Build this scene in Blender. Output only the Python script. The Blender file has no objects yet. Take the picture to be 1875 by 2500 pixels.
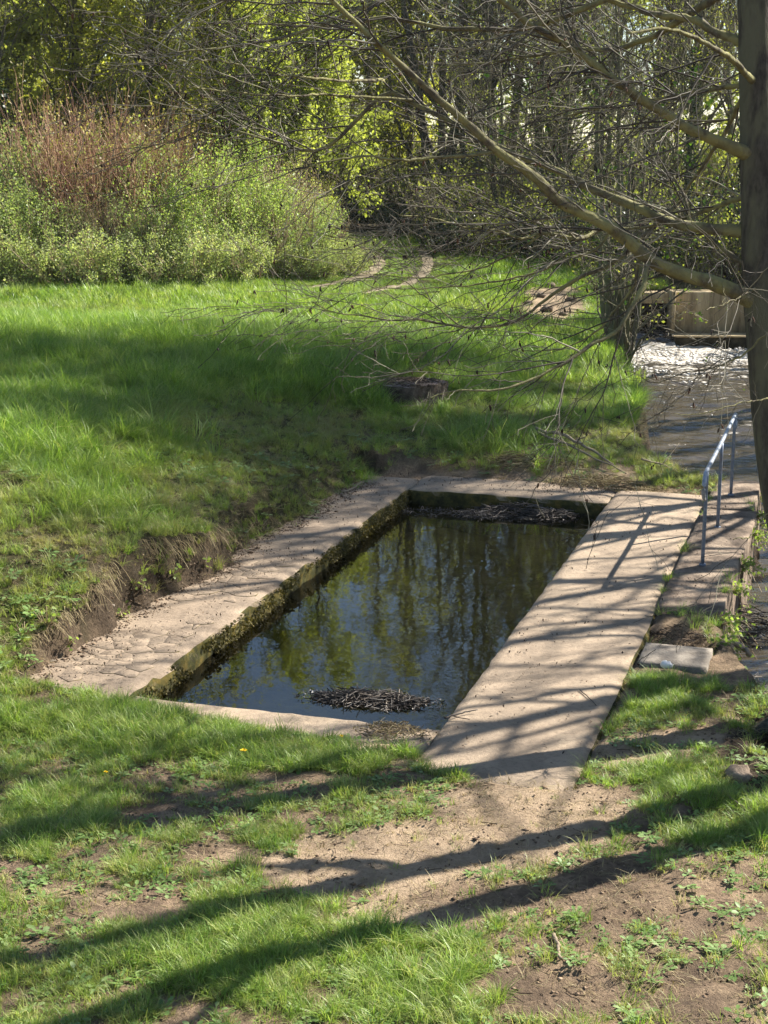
import bpy, math, random
import numpy as np
from mathutils import Vector

# ------------------------------------------------------------------ camera, sky, sun
SRC_W, SRC_H = 1875.0, 2500.0
FOC, CXP, CYP, HZ, CAMZ = 3730.0, 937.5, 1250.0, 350.0, 4.1
PITCH = math.atan((CYP - HZ) / FOC)
SUN_AZ, SUN_EL = 61.0, 40.0            # degrees right of the view axis, above the horizon
EXPOSURE = 1.62
SKY_STRENGTH, SUN_STRENGTH = 0.062, 5.0

scene = bpy.context.scene
cam_data = bpy.data.cameras.new('camera')
cam_data.sensor_fit = 'VERTICAL'
cam_data.sensor_height = 24.0
cam_data.lens = 24.0 * FOC / SRC_H
cam_data.clip_start = 0.1
cam_data.clip_end = 2000
cam = bpy.data.objects.new('camera', cam_data)
scene.collection.objects.link(cam)
cam.location = (0, 0, CAMZ)
cam.rotation_euler = (math.pi / 2 - PITCH, 0, 0)
scene.camera = cam
scene.render.resolution_x, scene.render.resolution_y = 768, 1024

world = bpy.data.worlds.new('World')
scene.world = world
world.use_nodes = True
wn = world.node_tree
wn.nodes.clear()
w_out = wn.nodes.new('ShaderNodeOutputWorld')
w_bg = wn.nodes.new('ShaderNodeBackground')
w_sky = wn.nodes.new('ShaderNodeTexSky')
w_sky.sky_type = 'NISHITA'
w_sky.sun_disc = False
w_sky.sun_elevation = math.radians(SUN_EL)
w_sky.sun_rotation = math.radians(SUN_AZ)
w_sky.air_density = 1.0
w_sky.dust_density = 0.3
w_bg.inputs['Strength'].default_value = SKY_STRENGTH
wn.links.new(w_sky.outputs[0], w_bg.inputs[0])
wn.links.new(w_bg.outputs[0], w_out.inputs[0])

sun_data = bpy.data.lights.new('sun', 'SUN')
sun_data.energy = SUN_STRENGTH
sun_data.angle = math.radians(0.53)
sun_data.color = (1.0, 0.95, 0.87)
sun = bpy.data.objects.new('sun', sun_data)
scene.collection.objects.link(sun)
_sd = Vector((math.sin(math.radians(SUN_AZ)) * math.cos(math.radians(SUN_EL)),
              math.cos(math.radians(SUN_AZ)) * math.cos(math.radians(SUN_EL)),
              math.sin(math.radians(SUN_EL))))
sun.rotation_euler = (-_sd).to_track_quat('-Z', 'Y').to_euler()
sun.location = (20, 20, 30)

scene.view_settings.view_transform = 'Standard'
scene.view_settings.look = 'None'
scene.view_settings.gamma = 1.0
scene.view_settings.exposure = EXPOSURE
scene.view_settings.use_curve_mapping = False
scene.render.engine = 'CYCLES'
scene.cycles.max_bounces = 8
scene.cycles.transparent_max_bounces = 12
scene.cycles.diffuse_bounces = 3
scene.cycles.glossy_bounces = 3
scene.cycles.use_denoising = True
scene.cycles.caustics_reflective = False
scene.cycles.caustics_refractive = False

# ------------------------------------------------------------------ helpers
col = scene.collection
RNG = np.random.default_rng(7)

def ray(x, y):
    dx = (x - CXP) / FOC
    dy = -(y - CYP) / FOC
    return np.array([dx, math.cos(PITCH) + dy * math.sin(PITCH), -math.sin(PITCH) + dy * math.cos(PITCH)])
def on_z(x, y, z=0.0):
    d = ray(x, y)
    return np.array([0, 0, CAMZ]) + (z - CAMZ) / d[2] * d
def on_y(x, y, Y):
    d = ray(x, y)
    return np.array([0, 0, CAMZ]) + Y / d[1] * d
def to_px(x, y, z):
    q2 = z - CAMZ
    zc = y * math.cos(PITCH) - q2 * math.sin(PITCH)
    yc = y * math.sin(PITCH) + q2 * math.cos(PITCH)
    return CXP + FOC * x / zc, CYP - FOC * yc / zc

def _hash(ix, iy, seed):
    h = (ix.astype(np.int64) * 374761393 + iy.astype(np.int64) * 668265263 + seed * 974634741) & 0x7fffffff
    h = ((h ^ (h >> 13)) * 1274126177) & 0x7fffffff
    return ((h ^ (h >> 16)) & 0xffff) / 65535.0
def vnoise(x, y, seed=0):
    x = np.asarray(x, float); y = np.asarray(y, float)
    x0 = np.floor(x); y0 = np.floor(y)
    fx = x - x0; fy = y - y0
    fx = fx * fx * (3 - 2 * fx); fy = fy * fy * (3 - 2 * fy)
    a = _hash(x0, y0, seed); b = _hash(x0 + 1, y0, seed)
    c = _hash(x0, y0 + 1, seed); d = _hash(x0 + 1, y0 + 1, seed)
    return (a * (1 - fx) + b * fx) * (1 - fy) + (c * (1 - fx) + d * fx) * fy
def fbm(x, y, seed=0, octv=4):
    s = 0; a = 0.5; t = 0
    for i in range(octv):
        s = s + a * vnoise(np.asarray(x) * 2 ** i, np.asarray(y) * 2 ** i, seed + i * 17)
        t += a; a *= 0.5
    return s / t          # 0..1
def sstep(a, b, x):
    t = np.clip((np.asarray(x, float) - a) / (b - a), 0, 1)
    return t * t * (3 - 2 * t)

def mesh_np(name, V, Q=None, T=None, smooth=False):
    """fast mesh from numpy vertices, quads and triangles"""
    me = bpy.data.meshes.new(name)
    V = np.asarray(V, np.float32).reshape(-1, 3)
    loops, totals = [], []
    if Q is not None and len(Q):
        Q = np.asarray(Q, np.int32).reshape(-1, 4); loops.append(Q.ravel()); totals.append(np.full(len(Q), 4, np.int32))
    if T is not None and len(T):
        T = np.asarray(T, np.int32).reshape(-1, 3); loops.append(T.ravel()); totals.append(np.full(len(T), 3, np.int32))
    L = np.concatenate(loops); tot = np.concatenate(totals)
    me.vertices.add(len(V)); me.vertices.foreach_set('co', V.ravel())
    me.loops.add(len(L)); me.loops.foreach_set('vertex_index', L)
    me.polygons.add(len(tot))
    st = np.zeros(len(tot), np.int32); st[1:] = np.cumsum(tot)[:-1]
    me.polygons.foreach_set('loop_start', st)
    me.polygons.foreach_set('loop_total', tot)
    if smooth:
        me.polygons.foreach_set('use_smooth', np.ones(len(tot), bool))
    me.update(calc_edges=True)
    me.validate()
    return me

def vattr(me, name, vals):
    a = me.attributes.new(name, 'FLOAT', 'POINT')
    a.data.foreach_set('value', np.asarray(vals, np.float32))

def link(name, me, mat=None, parent=None):
    o = bpy.data.objects.new(name, me)
    col.objects.link(o)
    if mat is not None:
        me.materials.append(mat)
    if parent is not None:
        o.parent = parent
    return o
def tag(o, label=None, cat=None, group=None, kind=None):
    if label: o['label'] = label
    if cat: o['category'] = cat
    if group: o['group'] = group
    if kind: o['kind'] = kind
    return o
def empty(name, loc=(0, 0, 0), rz=0.0):
    o = bpy.data.objects.new(name, None)
    o.empty_display_size = 0.2
    o.location = loc
    o.rotation_euler = (0, 0, rz)
    col.objects.link(o)
    return o
def copy_tree(o, parent=None):
    c = o.copy(); col.objects.link(c)
    c.parent = parent
    for ch in o.children:
        copy_tree(ch, c)
    return c

ORD = ['first', 'second', 'third', 'fourth', 'fifth', 'sixth', 'seventh', 'eighth', 'ninth', 'tenth', 'eleventh', 'twelfth']
class MB:
    """collects vertices, quads and triangles into one mesh"""
    def __init__(self):
        self.V = []; self.Q = []; self.T = []; self.n = 0
    def add(self, V, Q=None, T=None):
        V = np.asarray(V, float).reshape(-1, 3)
        if Q is not None and len(Q): self.Q.append(np.asarray(Q).reshape(-1, 4) + self.n)
        if T is not None and len(T): self.T.append(np.asarray(T).reshape(-1, 3) + self.n)
        self.V.append(V); self.n += len(V)
        return self
    def mesh(self, name, smooth=False):
        return mesh_np(name, np.concatenate(self.V), np.concatenate(self.Q) if self.Q else None,
                       np.concatenate(self.T) if self.T else None, smooth)
    def build(self, name, mat, parent=None, smooth=False):
        return link(name, self.mesh(name, smooth), mat, parent)

def norm(a):
    return a / np.maximum(np.linalg.norm(a, axis=-1, keepdims=True), 1e-9)

def tubes(mb, P, R, sides=5, cap=False, rough=0.0, seed=0):
    """P (k,n,3) paths, R (k,n) radii -> tubes"""
    P = np.asarray(P, float); R = np.asarray(R, float)
    if P.ndim == 2: P = P[None]
    R = R.reshape(P.shape[0], P.shape[1])
    k, n, _ = P.shape
    if k == 0: return
    Tn = np.gradient(P, axis=1); Tn = norm(Tn)
    mean = norm(Tn.mean(axis=1))
    ref = np.where(np.abs(mean[:, 2:3]) < 0.8, np.array([[0, 0, 1.0]]), np.array([[1.0, 0.2, 0]]))
    A = norm(np.cross(Tn, ref[:, None, :])); B = np.cross(Tn, A)
    ang = np.arange(sides) / sides * 2 * math.pi
    c, s = np.cos(ang), np.sin(ang)
    RR = R[:, :, None]
    if rough > 0:
        rr = np.random.default_rng(seed)
        RR = RR * (1 + rough * (rr.random((k, n, sides)) - 0.5) * 2)
    else:
        RR = np.repeat(RR, sides, 2)
    V = P[:, :, None, :] + RR[..., None] * (A[:, :, None, :] * c[None, None, :, None] + B[:, :, None, :] * s[None, None, :, None])
    idx = np.arange(k * n * sides).reshape(k, n, sides)
    a = idx[:, :-1, :]; b = np.roll(a, -1, 2); d = idx[:, 1:, :]; e = np.roll(d, -1, 2)
    Q = np.stack([a, b, e, d], -1).reshape(-1, 4)
    T = None
    V = V.reshape(-1, 3)
    if cap:
        Vc = np.concatenate([P[:, 0], P[:, -1]]); base = len(V)
        t0 = np.stack([np.roll(idx[:, 0], -1, 1), idx[:, 0], np.repeat((base + np.arange(k))[:, None], sides, 1)], -1)
        t1 = np.stack([idx[:, -1], np.roll(idx[:, -1], -1, 1), np.repeat((base + k + np.arange(k))[:, None], sides, 1)], -1)
        V = np.concatenate([V, Vc]); T = np.concatenate([t0.reshape(-1, 3), t1.reshape(-1, 3)])
    mb.add(V, Q, T)

def box(mb, lo, hi):
    (x0, y0, z0), (x1, y1, z1) = lo, hi
    V = [(x0, y0, z0), (x1, y0, z0), (x1, y1, z0), (x0, y1, z0), (x0, y0, z1), (x1, y0, z1), (x1, y1, z1), (x0, y1, z1)]
    Q = [(0, 3, 2, 1), (4, 5, 6, 7), (0, 1, 5, 4), (1, 2, 6, 5), (2, 3, 7, 6), (3, 0, 4, 7)]
    mb.add(V, Q)

def resample(pts, n):
    """smooth Catmull-Rom through pts, n samples evenly by chord"""
    p = np.asarray(pts, float)
    if len(p) == 2:
        t = np.linspace(0, 1, n)[:, None]
        return p[0] * (1 - t) + p[1] * t
    q = np.vstack([2 * p[0] - p[1], p, 2 * p[-1] - p[-2]])
    out = []
    for i in range(1, len(q) - 2):
        t = np.linspace(0, 1, 12, endpoint=False)[:, None]
        a, b, c, d = q[i - 1], q[i], q[i + 1], q[i + 2]
        out.append(0.5 * ((2 * b) + (c - a) * t + (2 * a - 5 * b + 4 * c - d) * t ** 2 + (3 * b - a - 3 * c + d) * t ** 3))
    out.append(p[-1:]); o = np.concatenate(out)
    s = np.concatenate([[0], np.cumsum(np.linalg.norm(np.diff(o, axis=0), axis=1))])
    tt = np.linspace(0, s[-1], n)
    return np.stack([np.interp(tt, s, o[:, j]) for j in range(o.shape[1])], 1)

def leaves(mb, C, size, rng, up=0.0, aspect=0.62, droop=0.0):
    """rhombus leaves, slightly folded along the midrib, at centres C"""
    k = len(C)
    if k == 0: return
    size = np.broadcast_to(size, (k,)).astype(float)
    a = norm(rng.normal(size=(k, 3)) + np.array([0, 0, -droop]))
    nrm = rng.normal(size=(k, 3)); nrm[:, 2] = nrm[:, 2] * 0.8 + up
    b = norm(np.cross(nrm, a)); nn = norm(np.cross(a, b))
    s = size[:, None]
    V = np.stack([C - a * s * .5, C + b * s * aspect * .5 + nn * s * .08 - a * s * .05, C + a * s * .5,
                  C - b * s * aspect * .5 + nn * s * .08 - a * s * .05], 1)
    idx = np.arange(k * 4).reshape(k, 4)
    mb.add(V.reshape(-1, 3), idx)

def spawn(rng, P, R, m, n, length, ang=(0.6, 1.2), bias=(0, 0, 0), rmax=0.01, rk=0.55, taper=0.25, wig=0.06,
          curve=(0, 0, 0), trange=(0.15, 1.0), tip_bias=0.0):
    """m side branches with n points each on the paths P (k,np,3)"""
    k, npt, _ = P.shape
    L = np.linalg.norm(np.diff(P, axis=1), axis=2).sum(1)
    pi = rng.choice(k, size=m, p=L / L.sum())
    t = trange[0] + (trange[1] - trange[0]) * rng.random(m) ** (1.0 / (1.0 + tip_bias))
    f = t * (npt - 1); i0 = np.minimum(f.astype(int), npt - 2); fr = (f - i0)[:, None]
    pos = P[pi, i0] * (1 - fr) + P[pi, i0 + 1] * fr
    tan = norm(P[pi, i0 + 1] - P[pi, i0])
    rad = R[pi, i0] * (1 - fr[:, 0]) + R[pi, i0 + 1] * fr[:, 0]
    perp = norm(np.cross(tan, rng.normal(size=(m, 3))))
    a = rng.uniform(ang[0], ang[1], m)[:, None]
    d = norm(tan * np.cos(a) + perp * np.sin(a) + np.asarray(bias))
    ln = rng.uniform(length[0], length[1], m) * (1.15 - 0.5 * t)
    s = np.linspace(0, 1, n)
    w = np.cumsum(rng.normal(size=(m, n, 3)) * wig, axis=1); w = w - w[:, :1]
    out = pos[:, None, :] + (d[:, None, :] * s[None, :, None] + np.asarray(curve)[None, None, :] * (s ** 2)[None, :, None]
                             + w * s[None, :, None]) * ln[:, None, None]
    r0 = np.minimum(rad * rk, rmax)
    RR = r0[:, None] * (1 - (1 - taper) * s[None, :])
    return out, RR

# ------------------------------------------------------------------ materials
def new_mat(name):
    m = bpy.data.materials.new(name); m.use_nodes = True
    nt = m.node_tree; nt.nodes.clear()
    out = nt.nodes.new('ShaderNodeOutputMaterial')
    return m, nt, out
class NT:
    def __init__(self, nt): self.nt = nt
    def n(self, t, **kw):
        x = self.nt.nodes.new(t)
        for k, v in kw.items(): setattr(x, k, v)
        return x
    def l(self, a, b): self.nt.links.new(a, b)
    def noise(self, scale, detail=4, rough=0.6, vec=None, dist=0.0):
        x = self.n('ShaderNodeTexNoise'); x.inputs['Scale'].default_value = scale
        x.inputs['Detail'].default_value = detail; x.inputs['Roughness'].default_value = rough
        x.inputs['Distortion'].default_value = dist
        if vec is not None: self.l(vec, x.inputs['Vector'])
        return x.outputs['Fac']
    def ramp(self, fac, stops):
        r = self.n('ShaderNodeValToRGB'); e = r.color_ramp.elements
        while len(e) < len(stops): e.new(0.5)
        for el, (p, c) in zip(e, stops):
            el.position = p; el.color = (*c, 1) if len(c) == 3 else c
        self.l(fac, r.inputs[0]); return r.outputs[0]
    def mix(self, fac, a, b, mode='MIX'):
        x = self.n('ShaderNodeMix', data_type='RGBA', blend_type=mode)
        for sock, v in ((x.inputs[0], fac), (x.inputs[6], a), (x.inputs[7], b)):
            if isinstance(v, (int, float)): sock.default_value = v
            elif isinstance(v, tuple): sock.default_value = (*v, 1)
            else: self.l(v, sock)
        return x.outputs[2]
    def math(self, op, a, b=0.0, clamp=False):
        x = self.n('ShaderNodeMath', operation=op); x.use_clamp = clamp
        for sock, v in ((x.inputs[0], a), (x.inputs[1], b)):
            if isinstance(v, (int, float)): sock.default_value = v
            else: self.l(v, sock)
        return x.outputs[0]
    def bump(self, h, strength=0.5, dist=0.02):
        b = self.n('ShaderNodeBump'); b.inputs['Strength'].default_value = strength
        b.inputs['Distance'].default_value = dist; self.l(h, b.inputs['Height']); return b.outputs[0]
    def bsdf(self, color, rough=0.8, normal=None, spec=0.3, metal=0.0):
        b = self.n('ShaderNodeBsdfPrincipled')
        for k, v in (('Base Color', color), ('Roughness', rough)):
            if isinstance(v, (int, float)): b.inputs[k].default_value = v
            elif isinstance(v, tuple): b.inputs[k].default_value = (*v, 1)
            else: self.l(v, b.inputs[k])
        b.inputs['Specular IOR Level'].default_value = spec
        b.inputs['Metallic'].default_value = metal
        if normal is not None: self.l(normal, b.inputs['Normal'])
        return b.outputs[0]
    def pos(self):
        return self.n('ShaderNodeNewGeometry').outputs['Position']
    def obj(self):
        return self.n('ShaderNodeTexCoord').outputs['Object']
    def attr(self, name, typ='GEOMETRY'):
        a = self.n('ShaderNodeAttribute'); a.attribute_name = name; a.attribute_type = typ
        return a.outputs['Fac']

def leaf_mat(name, stops, trans=0.4, rough=0.5, instanced=False, dry=None, clump=0.0, spec=0.3):
    """leaf or blade: random colour per leaf, light shines through it"""
    m, nt, out = new_mat(name); N = NT(nt)
    g = N.n('ShaderNodeNewGeometry')
    fac = g.outputs['Random Per Island']
    if instanced:
        oi = N.n('ShaderNodeObjectInfo')
        fac = N.math('ADD', N.math('MULTIPLY', fac, 0.55), N.math('MULTIPLY', oi.outputs['Random'], 0.45))
    if clump > 0:
        nz = N.noise(clump, 2, 0.5, N.pos())
        fac = N.math('ADD', N.math('MULTIPLY', fac, 0.5), N.math('MULTIPLY', N.math('SUBTRACT', N.math('MULTIPLY', nz, 2.0), 0.5), 0.5), True)
    c = N.ramp(fac, stops)
    if dry:
        c = N.mix(N.attr('dry', 'INSTANCER'), c, dry)
    p = N.bsdf(c, rough, spec=spec)
    t = N.n('ShaderNodeBsdfTranslucent')
    N.l(N.mix(1.0, c, (1.25, 1.3, 0.7), 'MULTIPLY'), t.inputs[0])
    x = N.n('ShaderNodeMixShader'); x.inputs[0].default_value = trans
    N.l(p, x.inputs[1]); N.l(t.outputs[0], x.inputs[2]); N.l(x.outputs[0], out.inputs[0])
    return m

def bark_mat(name, dark, mid, lichen, scale=18.0, lich=0.5, zs=1.0):
    m, nt, out = new_mat(name); N = NT(nt)
    mpv = N.n('ShaderNodeMapping'); N.l(N.obj(), mpv.inputs[0]); mpv.inputs['Scale'].default_value = (1, 1, zs)
    v = mpv.outputs[0]
    n1 = N.noise(scale, 5, 0.65, v); n2 = N.noise(scale * 0.22, 3, 0.6, v, 0.4)
    c = N.ramp(n1, [(0.3, dark), (0.7, mid)])
    f = N.ramp(n2, [(0.5 - 0.12 * lich - .05, (0, 0, 0)), (0.66 - 0.12 * lich, (1, 1, 1))])
    c = N.mix(N.math('MULTIPLY', f, 0.85), c, lichen)
    N.l(N.bsdf(c, 0.9, N.bump(n1, 0.9, 0.02), 0.15), out.inputs[0])
    return m

def plain_rand_mat(name, stops, rough=0.85, spec=0.2, bump=None):
    m, nt, out = new_mat(name); N = NT(nt)
    c = N.ramp(N.n('ShaderNodeNewGeometry').outputs['Random Per Island'], stops)
    nrm = None
    if bump: nrm = N.bump(N.noise(bump, 4, .6, N.obj()), 0.6, 0.01)
    N.l(N.bsdf(c, rough, nrm, spec), out.inputs[0])
    return m
M = {}
# grass blades
M['grass'] = leaf_mat('grass_blades', [(0.0, (0.065, 0.13, 0.020)), (0.4, (0.17, 0.285, 0.042)), (0.75, (0.30, 0.42, 0.085)), (1.0, (0.50, 0.48, 0.20))],
                      trans=0.42, rough=0.42, instanced=True, dry=(0.40, 0.34, 0.16))
M['weed'] = leaf_mat('weed_leaves', [(0.0, (0.08, 0.15, 0.035)), (0.6, (0.17, 0.26, 0.07)), (1.0, (0.32, 0.38, 0.18))],
                     trans=0.3, rough=0.5, instanced=True)
M['straw'] = leaf_mat('dead_grass', [(0.0, (0.13, 0.09, 0.045)), (0.6, (0.30, 0.23, 0.12)), (1.0, (0.42, 0.35, 0.2))], trans=0.25, rough=0.7)
# hedge and tree leaves
M['leaf_green'] = leaf_mat('shrub_leaves_green', [(0, (0.09, 0.145, 0.035)), (0.5, (0.25, 0.34, 0.08)), (1, (0.40, 0.45, 0.15))], 0.5, clump=0.9)
M['leaf_grey'] = leaf_mat('shrub_leaves_greygreen', [(0, (0.09, 0.135, 0.04)), (0.5, (0.26, 0.335, 0.11)), (1, (0.44, 0.49, 0.21))], 0.5, clump=0.9)
M['leaf_bramble'] = leaf_mat('bramble_leaves', [(0, (0.10, 0.135, 0.045)), (0.45, (0.28, 0.34, 0.13)), (0.8, (0.44, 0.46, 0.22)), (1, (0.5, 0.40, 0.25))], 0.5, clump=1.1)
M['leaf_buff'] = leaf_mat('bud_leaves_buff', [(0, (0.15, 0.13, 0.045)), (0.5, (0.3, 0.26, 0.09)), (1, (0.42, 0.37, 0.15))], 0.4)
M['leaf_yellow'] = leaf_mat('young_tree_leaves_yellowgreen', [(0, (0.18, 0.19, 0.03)), (0.5, (0.33, 0.335, 0.055)), (1, (0.46, 0.45, 0.10))], 0.58, clump=0.5)
M['leaf_olive'] = leaf_mat('young_tree_leaves_olive', [(0, (0.12, 0.14, 0.03)), (0.5, (0.24, 0.265, 0.06)), (1, (0.36, 0.37, 0.10))], 0.58, clump=0.5)
M['leaf_lime'] = leaf_mat('young_tree_leaves_lime', [(0, (0.2, 0.235, 0.04)), (0.5, (0.32, 0.36, 0.075)), (1, (0.42, 0.45, 0.125))], 0.55, clump=0.6)
M['leaf_ivy'] = leaf_mat('ivy_leaves', [(0, (0.012, 0.022, 0.010)), (0.6, (0.03, 0.05, 0.02)), (1, (0.06, 0.09, 0.035))], 0.15, 0.35, clump=0.7)
M['leaf_alder'] = leaf_mat('alder_leaves', [(0, (0.09, 0.17, 0.02)), (0.6, (0.16, 0.28, 0.03)), (1, (0.26, 0.36, 0.07))], 0.5, 0.4)
M['moss'] = leaf_mat('moss_clumps', [(0, (0.03, 0.026, 0.012)), (0.5, (0.09, 0.075, 0.02)), (1, (0.21, 0.16, 0.045))], .2, .8, clump=1.6)
# bark
M['bark_alder'] = bark_mat('alder_bark', (0.055, 0.045, 0.032), (0.14, 0.12, 0.085), (0.25, 0.235, 0.10), 26, 0.7)
M['bark_trunk'] = bark_mat('alder_trunk_bark', (0.03, 0.026, 0.021), (0.10, 0.088, 0.07), (0.125, 0.12, 0.075), 34, 0.4, 0.3)
M['bark_twig'] = plain_rand_mat('twig_bark', [(0, (0.035, 0.028, 0.02)), (0.6, (0.085, 0.07, 0.048)), (1, (0.32, 0.29, 0.2))], 0.7, 0.3)
M['bark_wood'] = bark_mat('wood_bark', (0.05, 0.042, 0.032), (0.16, 0.135, 0.10), (0.15, 0.15, 0.075), 12, 0.5, 0.4)
M['twig_wood'] = plain_rand_mat('wood_twigs', [(0, (0.06, 0.048, 0.032)), (0.6, (0.17, 0.14, 0.09)), (1, (0.33, 0.29, 0.19))], 0.8, 0.2)
M['twig_red'] = plain_rand_mat('red_stems', [(0, (0.17, 0.075, 0.045)), (0.5, (0.33, 0.17, 0.10)), (1, (0.48, 0.33, 0.18))], 0.6, 0.3)
M['twig_buff'] = plain_rand_mat('buff_stems', [(0, (0.16, 0.11, 0.065)), (0.5, (0.34, 0.25, 0.15)), (1, (0.5, 0.41, 0.25))], 0.7, 0.2)
M['stick'] = plain_rand_mat('dead_sticks', [(0, (0.10, 0.075, 0.05)), (0.6, (0.24, 0.19, 0.13)), (1, (0.38, 0.32, 0.23))], 0.8, 0.2, 30)
M['debris'] = plain_rand_mat('wet_debris', [(0, (0.012, 0.009, 0.007)), (0.7, (0.05, 0.038, 0.028)), (0.93, (0.14, 0.11, 0.08)), (1, (0.36, 0.31, 0.25))], 0.5, 0.4)
M['litter'] = plain_rand_mat('leaf_litter', [(0, (0.035, 0.024, 0.016)), (0.6, (0.10, 0.07, 0.045)), (1, (0.28, 0.2, 0.13))], 0.85, 0.15)
M['cone'] = plain_rand_mat('alder_cones', [(0, (0.016, 0.011, 0.009)), (0.7, (0.05, 0.03, 0.02)), (1, (0.12, 0.06, 0.035))], 0.8, 0.2)

def ground_mat():
    m, nt, out = new_mat('earth_and_turf'); N = NT(nt)
    p = N.pos()
    big = N.noise(0.9, 4, 0.6, p); mid = N.noise(5.0, 5, 0.65, p); fine = N.noise(38.0, 5, 0.7, p); grain = N.noise(160.0, 3, 0.7, p)
    soil = N.ramp(mid, [(0.28, (0.17, 0.118, 0.078)), (0.5, (0.34, 0.24, 0.155)), (0.72, (0.45, 0.33, 0.21))])
    soil = N.mix(N.math('MULTIPLY', N.ramp(fine, [(0.36, (1, 1, 1)), (0.52, (0, 0, 0))]), 0.55), soil, (0.085, 0.06, 0.042))
    blot = N.noise(2.3, 6, 0.72, p, 0.8)
    soil = N.mix(N.math('MULTIPLY', N.ramp(blot, [(0.42, (1, 1, 1)), (0.56, (0, 0, 0))]), 0.6), soil, (0.095, 0.068, 0.048))
    sand = N.ramp(fine, [(0.3, (0.36, 0.26, 0.165)), (0.6, (0.50, 0.375, 0.25))])
    sand = N.mix(N.math('MULTIPLY', N.ramp(grain, [(0.3, (1, 1, 1)), (0.45, (0, 0, 0))]), 0.3), sand, (0.16, 0.11, 0.075))
    sand = N.mix(N.math('MULTIPLY', N.ramp(blot, [(0.36, (1, 1, 1)), (0.5, (0, 0, 0))]), 0.45), sand, (0.17, 0.122, 0.082))
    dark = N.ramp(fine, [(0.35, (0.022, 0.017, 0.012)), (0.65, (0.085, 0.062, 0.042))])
    turf = N.ramp(mid, [(0.3, (0.030, 0.034, 0.012)), (0.6, (0.06, 0.062, 0.02)), (0.8, (0.13, 0.105, 0.045))])  # thatch colour, darkened to put the shade between tufts into the ground
    c = N.mix(N.attr('turf'), soil, turf)
    c = N.mix(N.attr('sand'), c, sand)
    c = N.mix(N.attr('damp_shade'), c, dark)
    h = N.math('ADD', N.math('MULTIPLY', fine, 0.7), N.math('MULTIPLY', grain, 0.35))
    N.l(N.bsdf(c, 0.95, N.bump(h, 1.0, 0.05), 0.1), out.inputs[0])
    return m
M['ground'] = ground_mat()

def concrete_mat():
    m, nt, out = new_mat('worn_concrete'); N = NT(nt)
    p = N.pos()
    big = N.noise(1.3, 5, 0.62, p, 0.4); fine = N.noise(24, 5, 0.7, p); grain = N.noise(130, 3, 0.75, p)
    top = N.ramp(big, [(0.28, (0.21, 0.165, 0.12)), (0.48, (0.35, 0.27, 0.19)), (0.7, (0.45, 0.35, 0.245))])
    top = N.mix(N.math('MULTIPLY', N.ramp(fine, [(0.34, (1, 1, 1)), (0.5, (0, 0, 0))]), 0.45), top, (0.16, 0.12, 0.085))
    top = N.mix(N.math('MULTIPLY', N.ramp(grain, [(0.36, (1, 1, 1)), (0.48, (0, 0, 0))]), 0.35), top, (0.14, 0.105, 0.075))
    dirt = N.noise(2.7, 5, 0.7, p, 1.0)
    stain = N.noise(0.8, 6, 0.7, p, 1.2)
    top = N.mix(N.math('MULTIPLY', N.ramp(stain, [(0.5, (0, 0, 0)), (0.66, (1, 1, 1))]), 0.4), top, (0.16, 0.128, 0.098))
    top = N.mix(N.math('MULTIPLY', N.ramp(dirt, [(0.52, (0, 0, 0)), (0.68, (1, 1, 1))]), N.attr('dirt')), top, (0.115, 0.085, 0.06))
    top = N.mix(N.math('MULTIPLY', N.attr('dirt'), 0.55), top, N.ramp(fine, [(0.3, (0.12, 0.09, 0.066)), (0.65, (0.24, 0.185, 0.135))]))
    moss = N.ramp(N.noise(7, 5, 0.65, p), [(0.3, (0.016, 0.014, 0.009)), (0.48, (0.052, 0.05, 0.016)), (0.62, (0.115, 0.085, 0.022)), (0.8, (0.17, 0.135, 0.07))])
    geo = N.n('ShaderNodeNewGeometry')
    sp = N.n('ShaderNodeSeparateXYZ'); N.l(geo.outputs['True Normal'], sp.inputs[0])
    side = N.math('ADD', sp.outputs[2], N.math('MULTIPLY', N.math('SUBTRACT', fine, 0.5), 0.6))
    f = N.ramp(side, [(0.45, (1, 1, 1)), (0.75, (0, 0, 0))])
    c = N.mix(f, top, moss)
    h = N.math('ADD', N.math('MULTIPLY', fine, 0.6), N.math('MULTIPLY', grain, 0.4))
    N.l(N.bsdf(c, 0.92, N.bump(h, 0.75, 0.018), 0.12), out.inputs[0])
    return m
M['concrete'] = concrete_mat()

def stone_mat(name, a, b, c3, scale=6.0, bump=0.02, zs=1.0):
    m, nt, out = new_mat(name); N = NT(nt)
    mpv = N.n('ShaderNodeMapping'); N.l(N.pos(), mpv.inputs[0]); mpv.inputs['Scale'].default_value = (1, 1, zs)
    v = mpv.outputs[0]
    n1 = N.noise(scale, 6, 0.65, v); n2 = N.noise(scale * 7, 4, 0.7, v)
    c = N.ramp(n1, [(0.3, a), (0.5, b), (0.72, c3)])
    c = N.mix(N.math('MULTIPLY', N.ramp(n2, [(0.3, (1, 1, 1)), (0.5, (0, 0, 0))]), 0.4), c, a)
    N.l(N.bsdf(c, 0.9, N.bump(n2, 0.6, bump), 0.15), out.inputs[0])
    return m
M['stone'] = stone_mat('grey_stone', (0.10, 0.085, 0.068), (0.21, 0.18, 0.145), (0.31, 0.27, 0.215))
M['coping'] = stone_mat('dirty_coping', (0.06, 0.045, 0.033), (0.18, 0.135, 0.098), (0.36, 0.28, 0.2), 3.6, 0.04)
M['mud'] = stone_mat('dried_mud', (0.22, 0.17, 0.122), (0.32, 0.25, 0.18), (0.40, 0.315, 0.23), 3.5, 0.004)
M['ochre_wall'] = stone_mat('ochre_render', (0.17, 0.125, 0.07), (0.42, 0.325, 0.185), (0.56, 0.45, 0.28), 3.4, 0.03, 0.18)
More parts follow.
